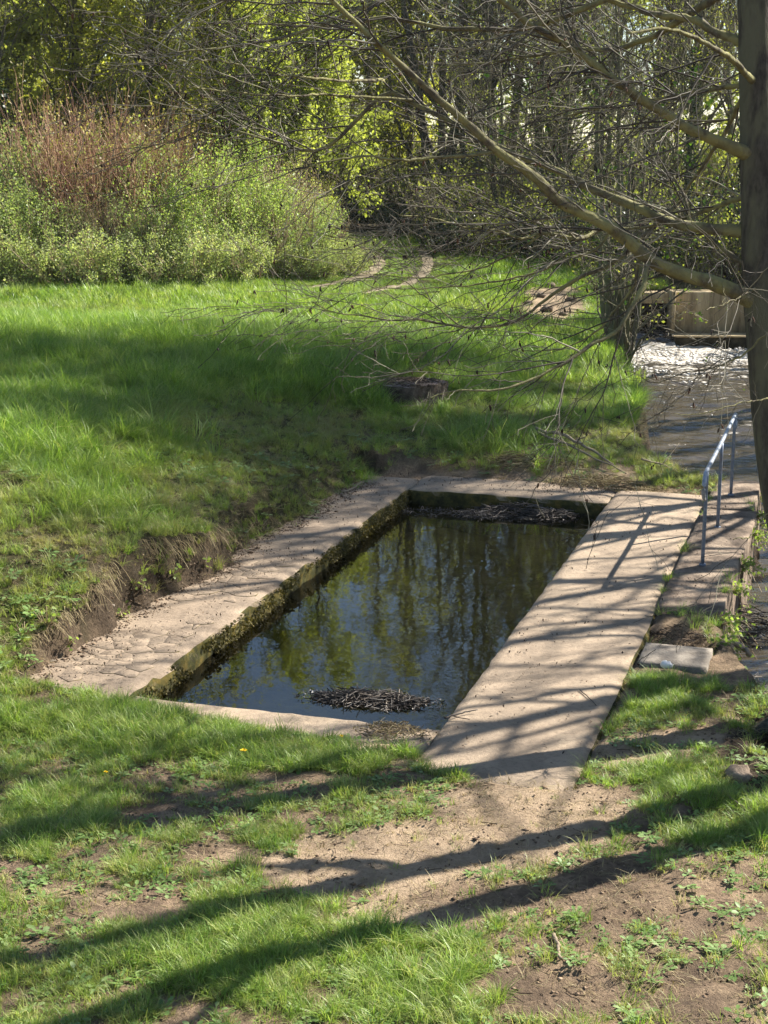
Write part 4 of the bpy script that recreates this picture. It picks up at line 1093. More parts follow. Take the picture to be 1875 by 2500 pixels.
shr = [make_shrub(301, 4.2, 1.8, 100, 1300, 6500, .06, M['leaf_buff'], M['twig_red'], 'red_stemmed_shrub', .006),
       make_shrub(302, 3.6, 1.7, 70, 900, 27000, .06, M['leaf_green'], M['twig_buff'], 'green_shrub', .006),
       make_shrub(303, 3.4, 1.8, 70, 900, 27000, .06, M['leaf_grey'], M['twig_wood'], 'grey_green_shrub', .006),
       make_shrub(304, 3.8, 1.6, 110, 1500, 4200, .06, M['leaf_buff'], M['twig_buff'], 'buff_shrub', .006),
       make_shrub(305, 1.7, 1.7, 70, 1000, 24000, .052, M['leaf_bramble'], M['twig_buff'], 'bramble', .005, .7),
       make_shrub(306, 2.6, 1.7, 70, 900, 25000, .056, M['leaf_grey'], M['twig_buff'], 'mixed_shrub', .006)]
shr_lab = ['{o} tall red-stemmed hedge shrub counted from the path', '{o} fresh green leafy hedge shrub counted from the path', '{o} tall grey-green leafy hedge shrub counted from the path', '{o} hedge shrub of buff twigs counted from the path',
           '{o} low pale bramble at the hedge foot counted from the path', '{o} middle-height pale grey-green hedge shrub counted from the path']
hs = [(-10.6, 38.4, 2, 1.15), (-9.3, 37.6, 2, 1.2), (-8.9, 36.3, 2, .85), (-7.7, 38.0, 0, 1.12), (-6.7, 37.2, 0, 1.12), (-5.8, 38.2, 0, 1.06), (-7.2, 39.5, 3, 1.05), (-4.9, 37.2, 1, 1.1), (-4.1, 38.2, 1, 1.0), (-3.5, 37.6, 1, .78), (-5.5, 39.6, 3, 1.0),
      (-2.9, 38.9, 3, .72), (-2.2, 39.7, 3, .62), (-2.7, 40.8, 3, .8), (-1.7, 41.2, 3, .5), (-3.6, 40.2, 1, .85), (-2.1, 42.6, 1, .6),
      (-8.0, 36.2, 5, .95), (-6.6, 35.9, 3, .62), (-5.4, 36.0, 5, .85), (-4.2, 36.2, 5, .9), (-3.0, 37.2, 5, .9), (-2.1, 38.3, 5, .75), (-9.6, 35.9, 5, 1.0),
      (-10.2, 35.0, 4, .9), (-8.9, 35.1, 4, 1.0), (-7.7, 35.0, 4, .95), (-6.6, 34.9, 4, 1.0), (-5.5, 35.0, 4, .92), (-4.5, 35.2, 4, .95), (-3.5, 35.8, 4, .9), (-2.7, 36.6, 4, .8), (-2.0, 37.4, 4, .75), (-1.5, 38.6, 4, .7), (-1.2, 40.0, 4, .6),
      (-11.6, 36.5, 5, 1.1), (-12.2, 38, 1, 1.1)]
scatter(shr, hs, shr_lab, 'shrub', 'shrubs of the hedge')
# dark undergrowth of the wood
und = [make_shrub(321, 2.4, 2.0, 70, 1100, 5000, .08, M['leaf_olive'], M['twig_wood'], 'undergrowth_bush', .007),
       make_shrub(322, 1.8, 2.2, 50, 700, 6000, .08, M['leaf_ivy'], M['twig_wood'], 'ivy_bush', .007)]
und_lab = ['twiggy undergrowth bush on the edge of the wood', 'low dark ivy bush on the floor of the wood']
us = [(2.2, 45.0, 1, .8), (3.4, 44.2, 0, .9), (4.7, 43.3, 1, .9), (5.8, 42, 0, .9), (7.2, 41.2, 1, 1.0), (8.6, 40.6, 0, 1.0), (10, 40.3, 1, 1.0), (11.5, 40.6, 0, 1.1),
      (.9, 51, 1, .8), (2.6, 48.6, 0, 1.2), (4.9, 47.5, 0, 1.2), (7.2, 46.5, 0, 1.2), (9.4, 46.5, 1, 1.3), (11.6, 45, 0, 1.2), (13.4, 44, 0, 1.2),
      (1.6, 57, 0, 1.4), (4.4, 56, 0, 1.4), (7.2, 55, 1, 1.5), (10, 56, 0, 1.5), (13, 56, 0, 1.5), (16, 54, 0, 1.5), (3, 65, 0, 1.9), (7, 66, 0, 1.9), (11, 66, 0, 1.9), (15, 66, 0, 1.9), (-1, 62, 0, 1.7), (-.6, 57, 1, 1.0)]
scatter(und, us, und_lab, 'bush', 'bushes on the floor of the wood')
# right bank scrub
scatter_spots = [(8.6, 13, 0, .7), (9.0, 20, 1, .8), (9.4, 24.5, 0, .8), (10.8, 29, 1, .9), (11.4, 33.5, 0, .9), (11.6, 37.2, 0, 1.0)]
for x, y, k, s in scatter_spots:
    place(und[k], x, y, rngB.uniform(0, 6), s, ['twiggy bush on top of the far river bank', 'dark ivy bush on top of the far river bank'][k], 'bush', 'bushes on the far river bank', False)
# ------------------------------------------------------------------ distant wood closing the view
def far_wood():
    rng = np.random.default_rng(77); mb = MB(); mbt = MB()
    k = 110000
    x = rng.uniform(-60, 70, k); y = 84 + 14 * rng.random(k); top = 9 + 9 * fbm(x * .12, x * 0, 141, 3)
    z = 1 + top * rng.random(k) ** .8
    keep = fbm(x * .5, z * .5, 142, 3) > .40
    leaves(mb, np.stack([x, y, z], 1)[keep], rng.uniform(.2, .45, keep.sum()), rng, .2, .8)
    o = mb.build('far_wood', M['leaf_olive']); tag(o, 'far-off mass of woodland closing the view', 'wood', kind='stuff')
far_wood()
def gp(px, py, dz=0.02, z=None):
    """where the sight line through a photograph pixel meets the ground"""
    if z is not None:
        q = on_z(px, py, z)
    else:
        d = ray(px, py); o = np.array([0, 0, CAMZ]); t = np.arange(6.0, 70.0, 0.05)
        P = o + t[:, None] * d; k = int(np.argmax(P[:, 2] < ground_z(P[:, 0], P[:, 1])))
        q = P[k]
    return (q[0], q[1], q[2] + dz)
# ------------------------------------------------------------------ turf: instanced tufts of real blades
def blade_mesh(name, rng, n, h, w, spread, bend, mat, seg=3, flat=0.0):
    mb = MB()
    a = rng.uniform(0, 6.28, n); rr = np.sqrt(rng.random(n)) * spread
    base = np.stack([np.cos(a) * rr, np.sin(a) * rr, np.full(n, -.01)], 1)
    hh = h * rng.uniform(.45, 1.1, n)
    da = a + rng.normal(size=n) * .9
    d = np.stack([np.cos(da), np.sin(da)], 1)
    b = bend * rng.uniform(.2, 1.4, n)
    s = np.linspace(0, 1, seg + 1)
    horiz = hh[:, None] * (b[:, None] * s ** 1.8 + .12 * s)
    vert = hh[:, None] * (s * (1 - flat) - .38 * b[:, None] * s ** 2.6)
    C = base[:, None] + np.stack([d[:, :1] * horiz, d[:, 1:] * horiz, vert], -1)
    sd = np.stack([-d[:, 1], d[:, 0], 0 * a], 1)
    ww = w * rng.uniform(.6, 1.3, n)[:, None] * (1 - s ** 1.6 * .92)[None]
    Lf = C - sd[:, None] * ww[..., None] * .5; Rt = C + sd[:, None] * ww[..., None] * .5
    V = np.stack([Lf, Rt], 2).reshape(n, -1, 3); m = (seg + 1) * 2
    q = np.array([(2 * i, 2 * i + 1, 2 * i + 3, 2 * i + 2) for i in range(seg)])
    mb.add(V.reshape(-1, 3), (q[None] + m * np.arange(n)[:, None, None]).reshape(-1, 4))
    me = mb.mesh(name, True); me.materials.append(mat); return me
def weed_mesh(name, rng, n, size, mat):
    mb = MB()
    for i in range(n):
        a = rng.uniform(0, 6.28); L = size * rng.uniform(.5, 1.1); w = L * rng.uniform(.5, .8); e = rng.uniform(.1, .6); st = size * rng.uniform(.2, 1.0)
        d = np.array([math.cos(a), math.sin(a), 0]); sd = np.array([-math.sin(a), math.cos(a), 0]); up = np.array([0, 0, 1])
        o = d * st + up * (.3 * st + .01)
        pts = [o, o + d * L * .3 * math.cos(e) + sd * w * .45 + up * L * .25 * math.sin(e), o + d * L * .75 + sd * w * .38 + up * L * .3 * math.sin(e), o + d * L + up * L * .18 * math.sin(e),
               o + d * L * .75 - sd * w * .38 + up * L * .3 * math.sin(e), o + d * L * .3 - sd * w * .45 + up * L * .25 * math.sin(e), o + d * L * .55 + up * L * .2 * math.sin(e)]
        mb.add(pts, None, [(0, 1, 6), (1, 2, 6), (2, 3, 6), (3, 4, 6), (4, 5, 6), (5, 0, 6)])
        mb.add([o - d * st - up * .0, o - d * st + sd * .003, o + sd * .003, o], [(0, 1, 2, 3)])
    me = mb.mesh(name, False); me.materials.append(mat); return me

def tuft_collection(name, meshes):
    c = bpy.data.collections.new(name)
    for i, me in enumerate(meshes):
        c.objects.link(bpy.data.objects.new('%s_%02d' % (name, i), me))
    return c
def scatter_points(name, pts, rot, scl, idx, dry, coll, label):
    me = bpy.data.meshes.new(name); me.vertices.add(len(pts)); me.vertices.foreach_set('co', np.asarray(pts, np.float32).ravel())
    for nm, ty, key, val in (('rot', 'FLOAT_VECTOR', 'vector', rot), ('scl', 'FLOAT_VECTOR', 'vector', scl), ('idx', 'INT', 'value', idx), ('dry', 'FLOAT', 'value', dry)):
        at = me.attributes.new(nm, ty, 'POINT'); at.data.foreach_set(key, np.asarray(val, np.int32 if ty == 'INT' else np.float32).ravel())
    o = link(name, me)
    ng = bpy.data.node_groups.new(name + '_scatter', 'GeometryNodeTree')
    ng.interface.new_socket('Geometry', in_out='INPUT', socket_type='NodeSocketGeometry')
    ng.interface.new_socket('Geometry', in_out='OUTPUT', socket_type='NodeSocketGeometry')
    gi = ng.nodes.new('NodeGroupInput'); go = ng.nodes.new('NodeGroupOutput')
    ci = ng.nodes.new('GeometryNodeCollectionInfo'); ci.inputs['Collection'].default_value = coll
    ci.inputs['Separate Children'].default_value = True; ci.inputs['Reset Children'].default_value = True
    ip = ng.nodes.new('GeometryNodeInstanceOnPoints'); ip.inputs['Pick Instance'].default_value = True
    def na(nm, ty):
        n = ng.nodes.new('GeometryNodeInputNamedAttribute'); n.data_type = ty; n.inputs['Name'].default_value = nm
        return [s for s in n.outputs if s.enabled and s.name == 'Attribute'][0]
    ng.links.new(gi.outputs[0], ip.inputs['Points']); ng.links.new(ci.outputs[0], ip.inputs['Instance'])
    ng.links.new(na('idx', 'INT'), ip.inputs['Instance Index'])
    e2r = ng.nodes.new('FunctionNodeEulerToRotation')
    ng.links.new(na('rot', 'FLOAT_VECTOR'), e2r.inputs[0]); ng.links.new(e2r.outputs[0], ip.inputs['Rotation'])
    ng.links.new(na('scl', 'FLOAT_VECTOR'), ip.inputs['Scale']); ng.links.new(ip.outputs[0], go.inputs[0])
    mod = o.modifiers.new('scatter', 'NODES'); mod.node_group = ng
    return tag(o, label, 'grass', kind='stuff')

rngG = np.random.default_rng(91)
STX, STY = gp(1000, 962, 0)[:2]
short = [blade_mesh('short_tuft', rngG, 26, .085, .0050, .055, .8, M['grass']) for _ in range(6)]
mid = [blade_mesh('mid_tuft', rngG, 32, .16, .0056, .045, 1.0, M['grass']) for _ in range(6)]
tall = [blade_mesh('tall_tuft', rngG, 36, .27, .0070, .065, 1.0, M['grass'], 4) for _ in range(6)]
farg = [blade_mesh('far_tuft', rngG, 40, .15, .011, .20, .7, M['grass'], 2) for _ in range(4)]
weed = [weed_mesh('weed_rosette', rngG, 9, .034, M['weed']) for _ in range(5)]
dead = [blade_mesh('dead_tuft', rngG, 16, .10, .0045, .08, 1.5, M['straw'], 3, .45) for _ in range(4)]

def candidates(n, x0, x1, y0, y1):
    return rngG.uniform(x0, x1, n), rngG.uniform(y0, y1, n)
def wedge(x, y, m=1.3): return np.abs(x) < 0.262 * y + m
def rots(n, tilt=.18): return np.stack([rngG.normal(size=n) * tilt, rngG.normal(size=n) * tilt, rngG.uniform(0, 6.28, n)], 1)
def emit(name, coll, nvar, x, y, scl, dry, label, sink=.0, tilt=.18, zs=None):
    z = ground_z(x, y) - sink
    n = len(x); s = np.repeat(np.asarray(scl)[:, None], 3, 1)
    if zs is not None: s[:, 2] *= zs
    scatter_points(name, np.stack([x, y, z], 1), rots(n, tilt), s, rngG.integers(0, nvar, n), dry, coll, label)
def in_river(x, y): return (x > bank_l(y) - 0.02) & (x < bank_r(y))

# foreground turf, worn thin
x, y = candidates(52000, -4.6, 4.2, 5.2, 12.2)
z = ground_z(x, y); u, v = uv_of(x, y); d, ba, lu, n1, n2 = fields(x, y, z)
onmas = (v > front_edge(u) - 0.03) & (u > ledge_edge(v)) & (u < 3.28 + .5 * fbm(v * 1.5, v * 0, 159) + .12 * v) & (v > -0.8)
hol = np.exp(-((x - 2.98) / .30) ** 4 - ((y - 10.15) / .36) ** 4) > .35
ok = wedge(x, y) & ~hol & ~onmas & ~in_river(x, y) & ~((u > 3.5) & (v > 1.6)) & ~((v > -0.3) & (u < ledge_edge(v)) & (u < 0)) & ~((u > 3.55) & (v > 1.6) & (v < 2.4))
p = np.clip((d - 0.36) * 1.6, 0, 1)
kk = ok & (rngG.random(len(x)) < p)
xf, yf, df, luf, n1f = x[kk], y[kk], d[kk], lu[kk], n1[kk]
sel = rngG.random(len(xf)) < 0.55 + .25 * luf
emit('short_grass', tuft_collection('short_tufts', short), 6, xf[~sel], yf[~sel], rngG.uniform(.55, 1.25, (~sel).sum()), np.clip(rngG.normal(.30, .28, (~sel).sum()), 0, .85), 'short worn turf on the trodden ground before the pool')
emit('tufted_grass', tuft_collection('mid_tufts', mid), 6, xf[sel], yf[sel], rngG.uniform(.35, 1.1, sel.sum()) * (.45 + .38 * luf[sel]) * (.5 + .55 * df[sel]) * (.6 + .9 * fbm(xf[sel] * 3, yf[sel] * 3, 158, 2)), np.clip(rngG.normal(.10, .2, sel.sum()), 0, .7), 'longer green tufts of grass before the pool')
wsel = ok & (rngG.random(len(x)) < .20 * np.clip(.30 + 1.6 * fbm(x * 1.2, y * 1.2, 151) - .35 + .4 * lu, 0, 1) * (ba < .7))
emit('ground_weeds', tuft_collection('weed_rosettes', weed), 5, x[wsel], y[wsel], rngG.uniform(.5, 1.3, wsel.sum()), np.zeros(wsel.sum()), 'broad-leaved weeds among the grass')
dsel = ok & (rngG.random(len(x)) < .09 + .06 * ba)
emit('dead_grass', tuft_collection('dead_tufts', dead), 4, x[dsel], y[dsel], rngG.uniform(.4, 1.0, dsel.sum()), np.zeros(dsel.sum()), 'dead straw-coloured grass lying on the soil', sink=.004)

# thin trodden growth everywhere between the tufts
x, y = candidates(26000, -4.6, 4.2, 5.2, 12.2)
z = ground_z(x, y); u, v = uv_of(x, y); d, ba, lu, n1, n2 = fields(x, y, z)
onmas = (v > front_edge(u) - 0.03) & (u > ledge_edge(v)) & (u < 3.28 + .5 * fbm(v * 1.5, v * 0, 159) + .12 * v) & (v > -0.8)
px_, py_ = to_px(x, y, z)
hol = np.exp(-((x - 2.98) / .30) ** 4 - ((y - 10.15) / .36) ** 4) > .35
ok = wedge(x, y) & ~hol & ~onmas & ~in_river(x, y) & ~((u > 3.5) & (v > 1.6)) & ~((v > -0.3) & (u < ledge_edge(v)) & (u < 0))
kk = ok & (rngG.random(len(x)) < (.5 - .46 * ba) * (1 - .45 * sstep(1150, 1400, px_)) * np.clip(fbm(x * 6, y * 6, 181, 3) * 2 - .4, 0.05, 1))
emit('trodden_grass', tuft_collection('short_tufts_thin', short), 6, x[kk], y[kk], rngG.uniform(.35, .9, kk.sum()), np.clip(rngG.normal(.35, .3, kk.sum()), 0, .9), 'thin trodden grass between the tufts before the pool')

# grassy bank left of and behind the pool
x, y = candidates(90000, -8.5, 4.2, 10.5, 25.5)
z = ground_z(x, y); u, v = uv_of(x, y); d, ba, lu, n1, n2 = fields(x, y, z)
ok = wedge(x, y, 1.5) & ~in_river(x, y) & (((v > -0.3) & (v < 8.3) & (u < ledge_edge(v) + .0 + .06 * sstep(3.2, 4.6, v))) | ((v >= 8.3) & (u < 4.6)))
hb = sstep(.35, 1.1, z) * sstep(14, 20, y)
p = np.clip(d, 0, 1) * np.where(y > 19, .62, .60) * np.clip(-.15 + 1.25 * fbm(x * 1.4, y * 1.4, 156, 3) + .9 * fbm(x * 4.2, y * 4.2, 160, 2), .34, 1)
ok &= np.hypot(x - STX, (y - STY) / 1.0) > .52
ok &= ~((np.abs(x - STX) < .45) & (y < STY) & (y > STY - .75) & (rngG.random(len(x)) < .8))
kk = ok & (rngG.random(len(x)) < p)
xb_, yb_, hbb, n1b, n2b, vb_ = x[kk], y[kk], hb[kk], n1[kk], n2[kk], v[kk]
lushb = np.clip(hbb + .6 * sstep(20, 22, yb_) + 2.2 * (fbm(xb_ * .7, yb_ * .7, 157) - .5), 0, 1)
selt = rngG.random(len(xb_)) < .55 * lushb ** 1.5 + .03
dryb = np.clip(.42 - .46 * lushb + rngG.normal(0, .16, len(xb_)) + .9 * (fbm(xb_ * 1.4, yb_ * 1.4, 152) - .5), 0, .85)
emit('bank_grass', tuft_collection('mid_tufts_bank', mid), 6, xb_[~selt], yb_[~selt], rngG.uniform(.5, 1.4, (~selt).sum()) * (.62 + .5 * lushb[~selt]) * (.6 + .8 * fbm(xb_[~selt] * 2.5, yb_[~selt] * 2.5, 162, 2)), dryb[~selt], 'thick spring grass covering the bank beside the pool')
tus = ok & (rngG.random(len(x)) < .020 * sstep(15, 18, y) * sstep(.5, .62, fbm(x * .9, y * .9, 155)))
emit('grass_tussocks', tuft_collection('tussocks', tall), 6, x[tus], y[tus], rngG.uniform(1.1, 1.9, tus.sum()), rngG.uniform(0, .2, tus.sum()), 'rank tussocks of long grass on the bank')
emit('tall_grass', tuft_collection('tall_tufts', tall), 6, xb_[selt], yb_[selt], rngG.uniform(.55, 1.25, selt.sum()) * (.65 + .55 * lushb[selt]), dryb[selt] * .5, 'tall lush grass on the crest of the bank')
wsel = ok & (rngG.random(len(x)) < .10 * sstep(.4, .6, fbm(x * .8, y * .8, 153)) * sstep(22, 15, y))
emit('bank_weeds', tuft_collection('weed_rosettes_bank', weed), 5, x[wsel], y[wsel], rngG.uniform(.8, 1.9, wsel.sum()), np.zeros(wsel.sum()), 'nettles and broad-leaved weeds on the bank', sink=-.03)
dsel = ok & (rngG.random(len(x)) < .13 * (1 - hb) + .03 + .10 * sstep(.5, .65, fbm(x * 1.4, y * 1.4, 152)))
emit('bank_dead_grass', tuft_collection('dead_tufts_bank', dead), 4, x[dsel], y[dsel], rngG.uniform(.6, 1.5, dsel.sum()), np.zeros(dsel.sum()), 'dead brown grass matted on the bank')

# meadow from the bank to the hedge and along the path
x, y = candidates(60000, -13, 7, 25, 52)
td = track_dist(x, y)
mown = sstep(3.0, .4, np.abs(y - (28.8 - 0.12 * x))) * (x < 1) * .6
ok = wedge(x, y, 2.0) & ~((x > bank_l(y) - .05) & (y < 38.6)) & (td > .24) & ~(px_mask(x, y, ground_z(x, y), [(1350, 745, 85, 50)]) > .4) & (x < 8)
p = np.where(y < 40, .8, .45)
kk = ok & (rngG.random(len(x)) < p)
sc = rngG.uniform(.5, 1.5, kk.sum()) * (.55 + .9 * fbm(x[kk] * 1.7, y[kk] * 1.7, 163, 3)) * (1 - .5 * mown[kk]) * np.clip(.25 + td[kk] * .4, .3, 1.0) * (.8 + .5 * fbm(x[kk] * .5, y[kk] * .5, 154))
emit('meadow_grass', tuft_collection('far_tufts', farg), 4, x[kk], y[kk], sc, np.clip(rngG.normal(.08, .1, kk.sum()) + .5 * (fbm(x[kk] * .6, y[kk] * .6, 164, 3) - .45), 0, .6), 'bright green meadow grass along the path to the hedge')

# ------------------------------------------------------------------ litter, debris, sticks
def bits(name, pts, nrm_up, size, mat, rng, label=None, cat=None, parent=None, asp=.5):
    mb = MB(); leaves(mb, pts, size, rng, nrm_up, asp)
    return tag(mb.build(name, mat, parent), label, cat, kind='stuff')
rngL = np.random.default_rng(101)
k = 4600; u = np.where(rngL.random(k) < .4, rngL.uniform(-.8, -.04, k), np.where(rngL.random(k) < .55, rngL.uniform(PU + .05, 4.1, k), rngL.uniform(0, PU, k)))
v = rngL.uniform(-.5, 8.6, k); band = (u > 0) & (u < PU)
v = np.where(band, rngL.uniform(PV + .08, 8.2, k), v)
w = fbm(u * 3, v * 2, 161); keep = ((w > .5) | (u > 3.5) | (rngL.random(k) < .25)) & ~((u < 0) & (u < ledge_edge(v) + .05)) & ~((u > 3.5) & (v < 3.4))
u, v = u[keep], v[keep]; x, y = xy_of(u, v)
zz = np.where(u > 3.58, .062, np.where((u < 0) & (v < 4), .036, .016))
bits('leaf_litter', np.stack([x, y, zz], 1), 6.0, rngL.uniform(.008, .034, len(x)), M['litter'], rngL, 'dead leaf fragments strewn over the ledges and walkway', 'litter')
k = 8000; x, y = candidates(k, -3.5, 3.4, 5.8, 11.0); z = ground_z(x, y); ba = px_mask(x, y, z, BARE)
keep = rngL.random(k) < .25 + .5 * ba; keep &= ~in_river(x, y)
bits('soil_crumbs', np.stack([x, y, z + .008], 1)[keep], 2.0, rngL.uniform(.005, .022, keep.sum()), M['litter'], rngL, 'crumbs of dark soil and dead leaf on the bare ground', 'litter')

def twig_litter():
    rng = np.random.default_rng(109); k = 700; x, y = rng.uniform(-3.5, 3.3, k), rng.uniform(5.8, 11.0, k); z = ground_z(x, y) + .008
    u, v = uv_of(x, y); ok = ~in_river(x, y) & ~((v > -.6) & (u > -.9) & (u < 3.6)); x, y, z = x[ok], y[ok], z[ok]; k = len(x)
    a = rng.uniform(0, 6.28, k); L = rng.uniform(.03, .16, k); d = np.stack([np.cos(a), np.sin(a), rng.normal(0, .08, k)], 1)
    P = np.stack([x, y, z], 1)[:, None] + d[:, None] * (L[:, None] * np.linspace(-.5, .5, 4))[..., None] + rng.normal(size=(k, 4, 3)) * .005
    mb = MB(); tubes(mb, P, np.repeat(rng.uniform(.0012, .0035, k)[:, None], 4, 1), 4)
    tag(mb.build('twig_litter', M['litter']), 'small dead twigs scattered over the trodden ground', 'litter', kind='stuff')
twig_litter()
def clods():
    rng = np.random.default_rng(103); mb = MB(); k = 9000
    x, y = rng.uniform(-3.6, 3.6, k), rng.uniform(5.8, 11.2, k)
    u, v = uv_of(x, y); z = ground_z(x, y); ba = px_mask(x, y, z, BARE)
    keep = ((rng.random(k) < .25 + .6 * ba) & (fbm(x * 2.4, y * 2.4, 173) > .46)) & ~in_river(x, y) & ~((v > -.35) & (u > ledge_edge(v)) & (u < 3.6))
    # crumbled earth at the foot of the bank
    k2 = 2600; v2 = rng.uniform(-.1, 7.6, k2); u2 = ledge_edge(v2) + .10 - .22 * rng.random(k2) ** .7 + .2 * rng.random(k2) ** 4; xb, yb = xy_of(u2, v2)
    x = np.concatenate([x[keep], xb]); y = np.concatenate([y[keep], yb]); z = np.maximum(ground_z(x, y), np.where(np.arange(len(x)) >= keep.sum(), .0, -9))
    s = rng.uniform(.003, .011, len(x)) * (1 + 1.0 * (rng.random(len(x)) < .05))
    O = np.array([(0, 0, 1), (1, 0, 0), (0, 1, 0), (-1, 0, 0), (0, -1, 0), (0, 0, -1)], float)
    T = np.array([(0, 1, 2), (0, 2, 3), (0, 3, 4), (0, 4, 1), (5, 2, 1), (5, 3, 2), (5, 4, 3), (5, 1, 4)])
    W = O[None] * (s[:, None, None] * rng.uniform(.6, 1.5, (len(x), 6, 1))) * np.array([1.2, 1.2, .7]) + np.stack([x, y, z + .3 * s], 1)[:, None]
    mb.add(W.reshape(-1, 3), None, (T[None] + 6 * np.arange(len(x))[:, None, None]).reshape(-1, 3))
    tag(mb.build('soil_clods', M['clod']), 'crumbled clods of earth on bare ground and below the eroded bank', 'soil', kind='stuff')
clods()
def bank_fringe():
    """roots and dead grass hanging over the face of the eroded bank"""
    rng = np.random.default_rng(107); k = 1500
    v = rng.uniform(0, 7.4, k); keep = fbm(v * 2, v * 0, 175) > .38; v = v[keep]; k = len(v)
    u = ledge_edge(v) - .10 - .08 * rng.random(k); x, y = xy_of(u, v); z = ground_z(x, y)
    d = np.column_stack([UX[0] + rng.normal(size=k) * .5, UX[1] + rng.normal(size=k) * .5, rng.uniform(.0, .8, k)]); s = np.linspace(0, 1, 5)
    L = rng.uniform(.06, .22, k) * np.clip(z * 2.4, .3, 1)
    P = np.stack([x, y, z], 1)[:, None] + (d[:, None] * s[None, :, None] * .55 + np.array([0, 0, -1.0]) * (s ** 1.8)[None, :, None]) * L[:, None, None]
    mb = MB(); tubes(mb, P, np.repeat(rng.uniform(.0012, .003, k)[:, None], 5, 1), 3)
    tag(mb.build('hanging_roots', M['straw']), 'fringe of dead grass and roots hanging over the eroded bank', 'roots', kind='stuff')
bank_fringe()

def twig_pile(name, cx, cy, z0, ra, rb, ang, hgt, n, L, r, mat, label, cat, leafn=0, seed=1, sub=0.0):
    rng = np.random.default_rng(seed); root = empty(name, (cx, cy, z0)); tag(root, label, cat)
    a = rng.uniform(0, 6.28, n); q = np.sqrt(rng.random(n)); wob = .62 + .75 * vnoise(np.cos(a) * 1.6 + seed, np.sin(a) * 1.6, seed); q = q * wob; px, py = np.cos(a) * q * ra, np.sin(a) * q * rb
    z = hgt * np.clip(1 - q ** 2, .05, 1) * rng.random(n) + sub
    da = rng.normal(0, .6, n) + np.where(rng.random(n) < .3, rng.uniform(0, 6.28, n), 0); ln = rng.uniform(L * .3, L, n) * (1.1 - .6 * q)
    d = np.stack([np.cos(da), np.sin(da), rng.normal(0, .10, n)], 1)
    s = np.linspace(-.5, .5, 4)
    P = np.stack([px, py, z], 1)[:, None] + d[:, None] * (ln[:, None] * s)[..., None] + rng.normal(size=(n, 4, 3)) * .012
    c, sn = math.cos(ang), math.sin(ang); P[..., :2] = np.stack([P[..., 0] * c - P[..., 1] * sn, P[..., 0] * sn + P[..., 1] * c], -1)
    mb = MB(); tubes(mb, P, np.repeat(rng.uniform(r * .4, r, n)[:, None], 4, 1) * np.array([1, 1, .9, .6]), 4); tag(mb.build('twigs', mat, root), kind='stuff')
    if leafn:
        a = rng.uniform(0, 6.28, leafn); q = rng.random(leafn) ** .45 * 1.35; C = np.stack([np.cos(a) * q * ra, np.sin(a) * q * rb, hgt * .9 * np.clip(1 - q ** 2, .0, 1) * rng.random(leafn) + abs(sub)], 1)
        C[:, :2] = np.stack([C[:, 0] * c - C[:, 1] * sn, C[:, 0] * sn + C[:, 1] * c], -1)
        mb = MB(); leaves(mb, C, rng.uniform(.010, .030, leafn), rng, 2.0, .5); tag(mb.build('dead_leaves', mat, root), kind='stuff')
    return root
pA = -TH
p = on_z(905, 1710, WZ); twig_pile('floating_debris', p[0], p[1], WZ, .46, .17, pA + .12, .07, 560, .40, .006, M['debris'], 'raft of black wet twigs and leaves floating at the near edge of the pool', 'debris', 500, 5, -.008)
p = on_z(1290, 1252, WZ); twig_pile('floating_debris', p[0], p[1], WZ, .70, .30, pA, .13, 420, .42, .007, M['debris'], 'drift of dark twigs floating below the far pool wall by the walkway corner', 'debris', 500, 6, -.008)
p = on_z(1110, 1255, WZ); twig_pile('floating_scum', p[0], p[1], WZ, .75, .22, pA, .03, 120, .25, .005, M['debris'], 'thin scum of leaf bits floating along the far pool wall', 'debris', 420, 7, -.004)
p = on_z(965, 1782, .02); twig_pile('plant_litter', p[0], p[1], 0.0, .24, .15, pA, .08, 120, .2, .004, M['straw'], 'heap of withered grass and weeds on the near ledge of the pool', 'litter', 160, 8)
for (px, py, ra, rb, lab, sd) in ((1290, 1128, .75, .36, 'mound of dead grass and rotting twigs behind the far ledge', 9), (1470, 1160, .62, .30, 'low heap of flood litter and weeds where the far ledge meets the river', 10)):
    q = on_z(px, py, .12); g0 = float(ground_z(np.array([q[0]]), np.array([q[1]]))[0])
    twig_pile('flood_litter', q[0], q[1], max(g0, 0.0) + .0, ra, rb, pA, .13, 420, .34, .006, M['straw'], lab, 'litter', 500, sd)
q = on_z(1850, 1790, -.2); twig_pile('root_litter', q[0] + .1, q[1] + .12, -.42, .36, .34, .4, .30, 380, .4, .007, M['debris'], 'dark tangle of roots and drift twigs at the foot of the mature alder', 'debris', 260, 11)
q = on_z(1815, 1625, -.2); twig_pile('river_drift', q[0], q[1] , -.62, .34, .28, .9, .34, 260, .4, .006, M['debris'], 'black drift twigs lodged in the river below the step stone', 'debris', 160, 12)
q = on_z(1800, 1440, -.3); twig_pile('river_drift', q[0] + .12, q[1], -.74, .3, .5, -.3, .30, 160, .4, .006, M['debris'], 'trailing drift twigs caught against the outer coping wall', 'debris', 120, 13)

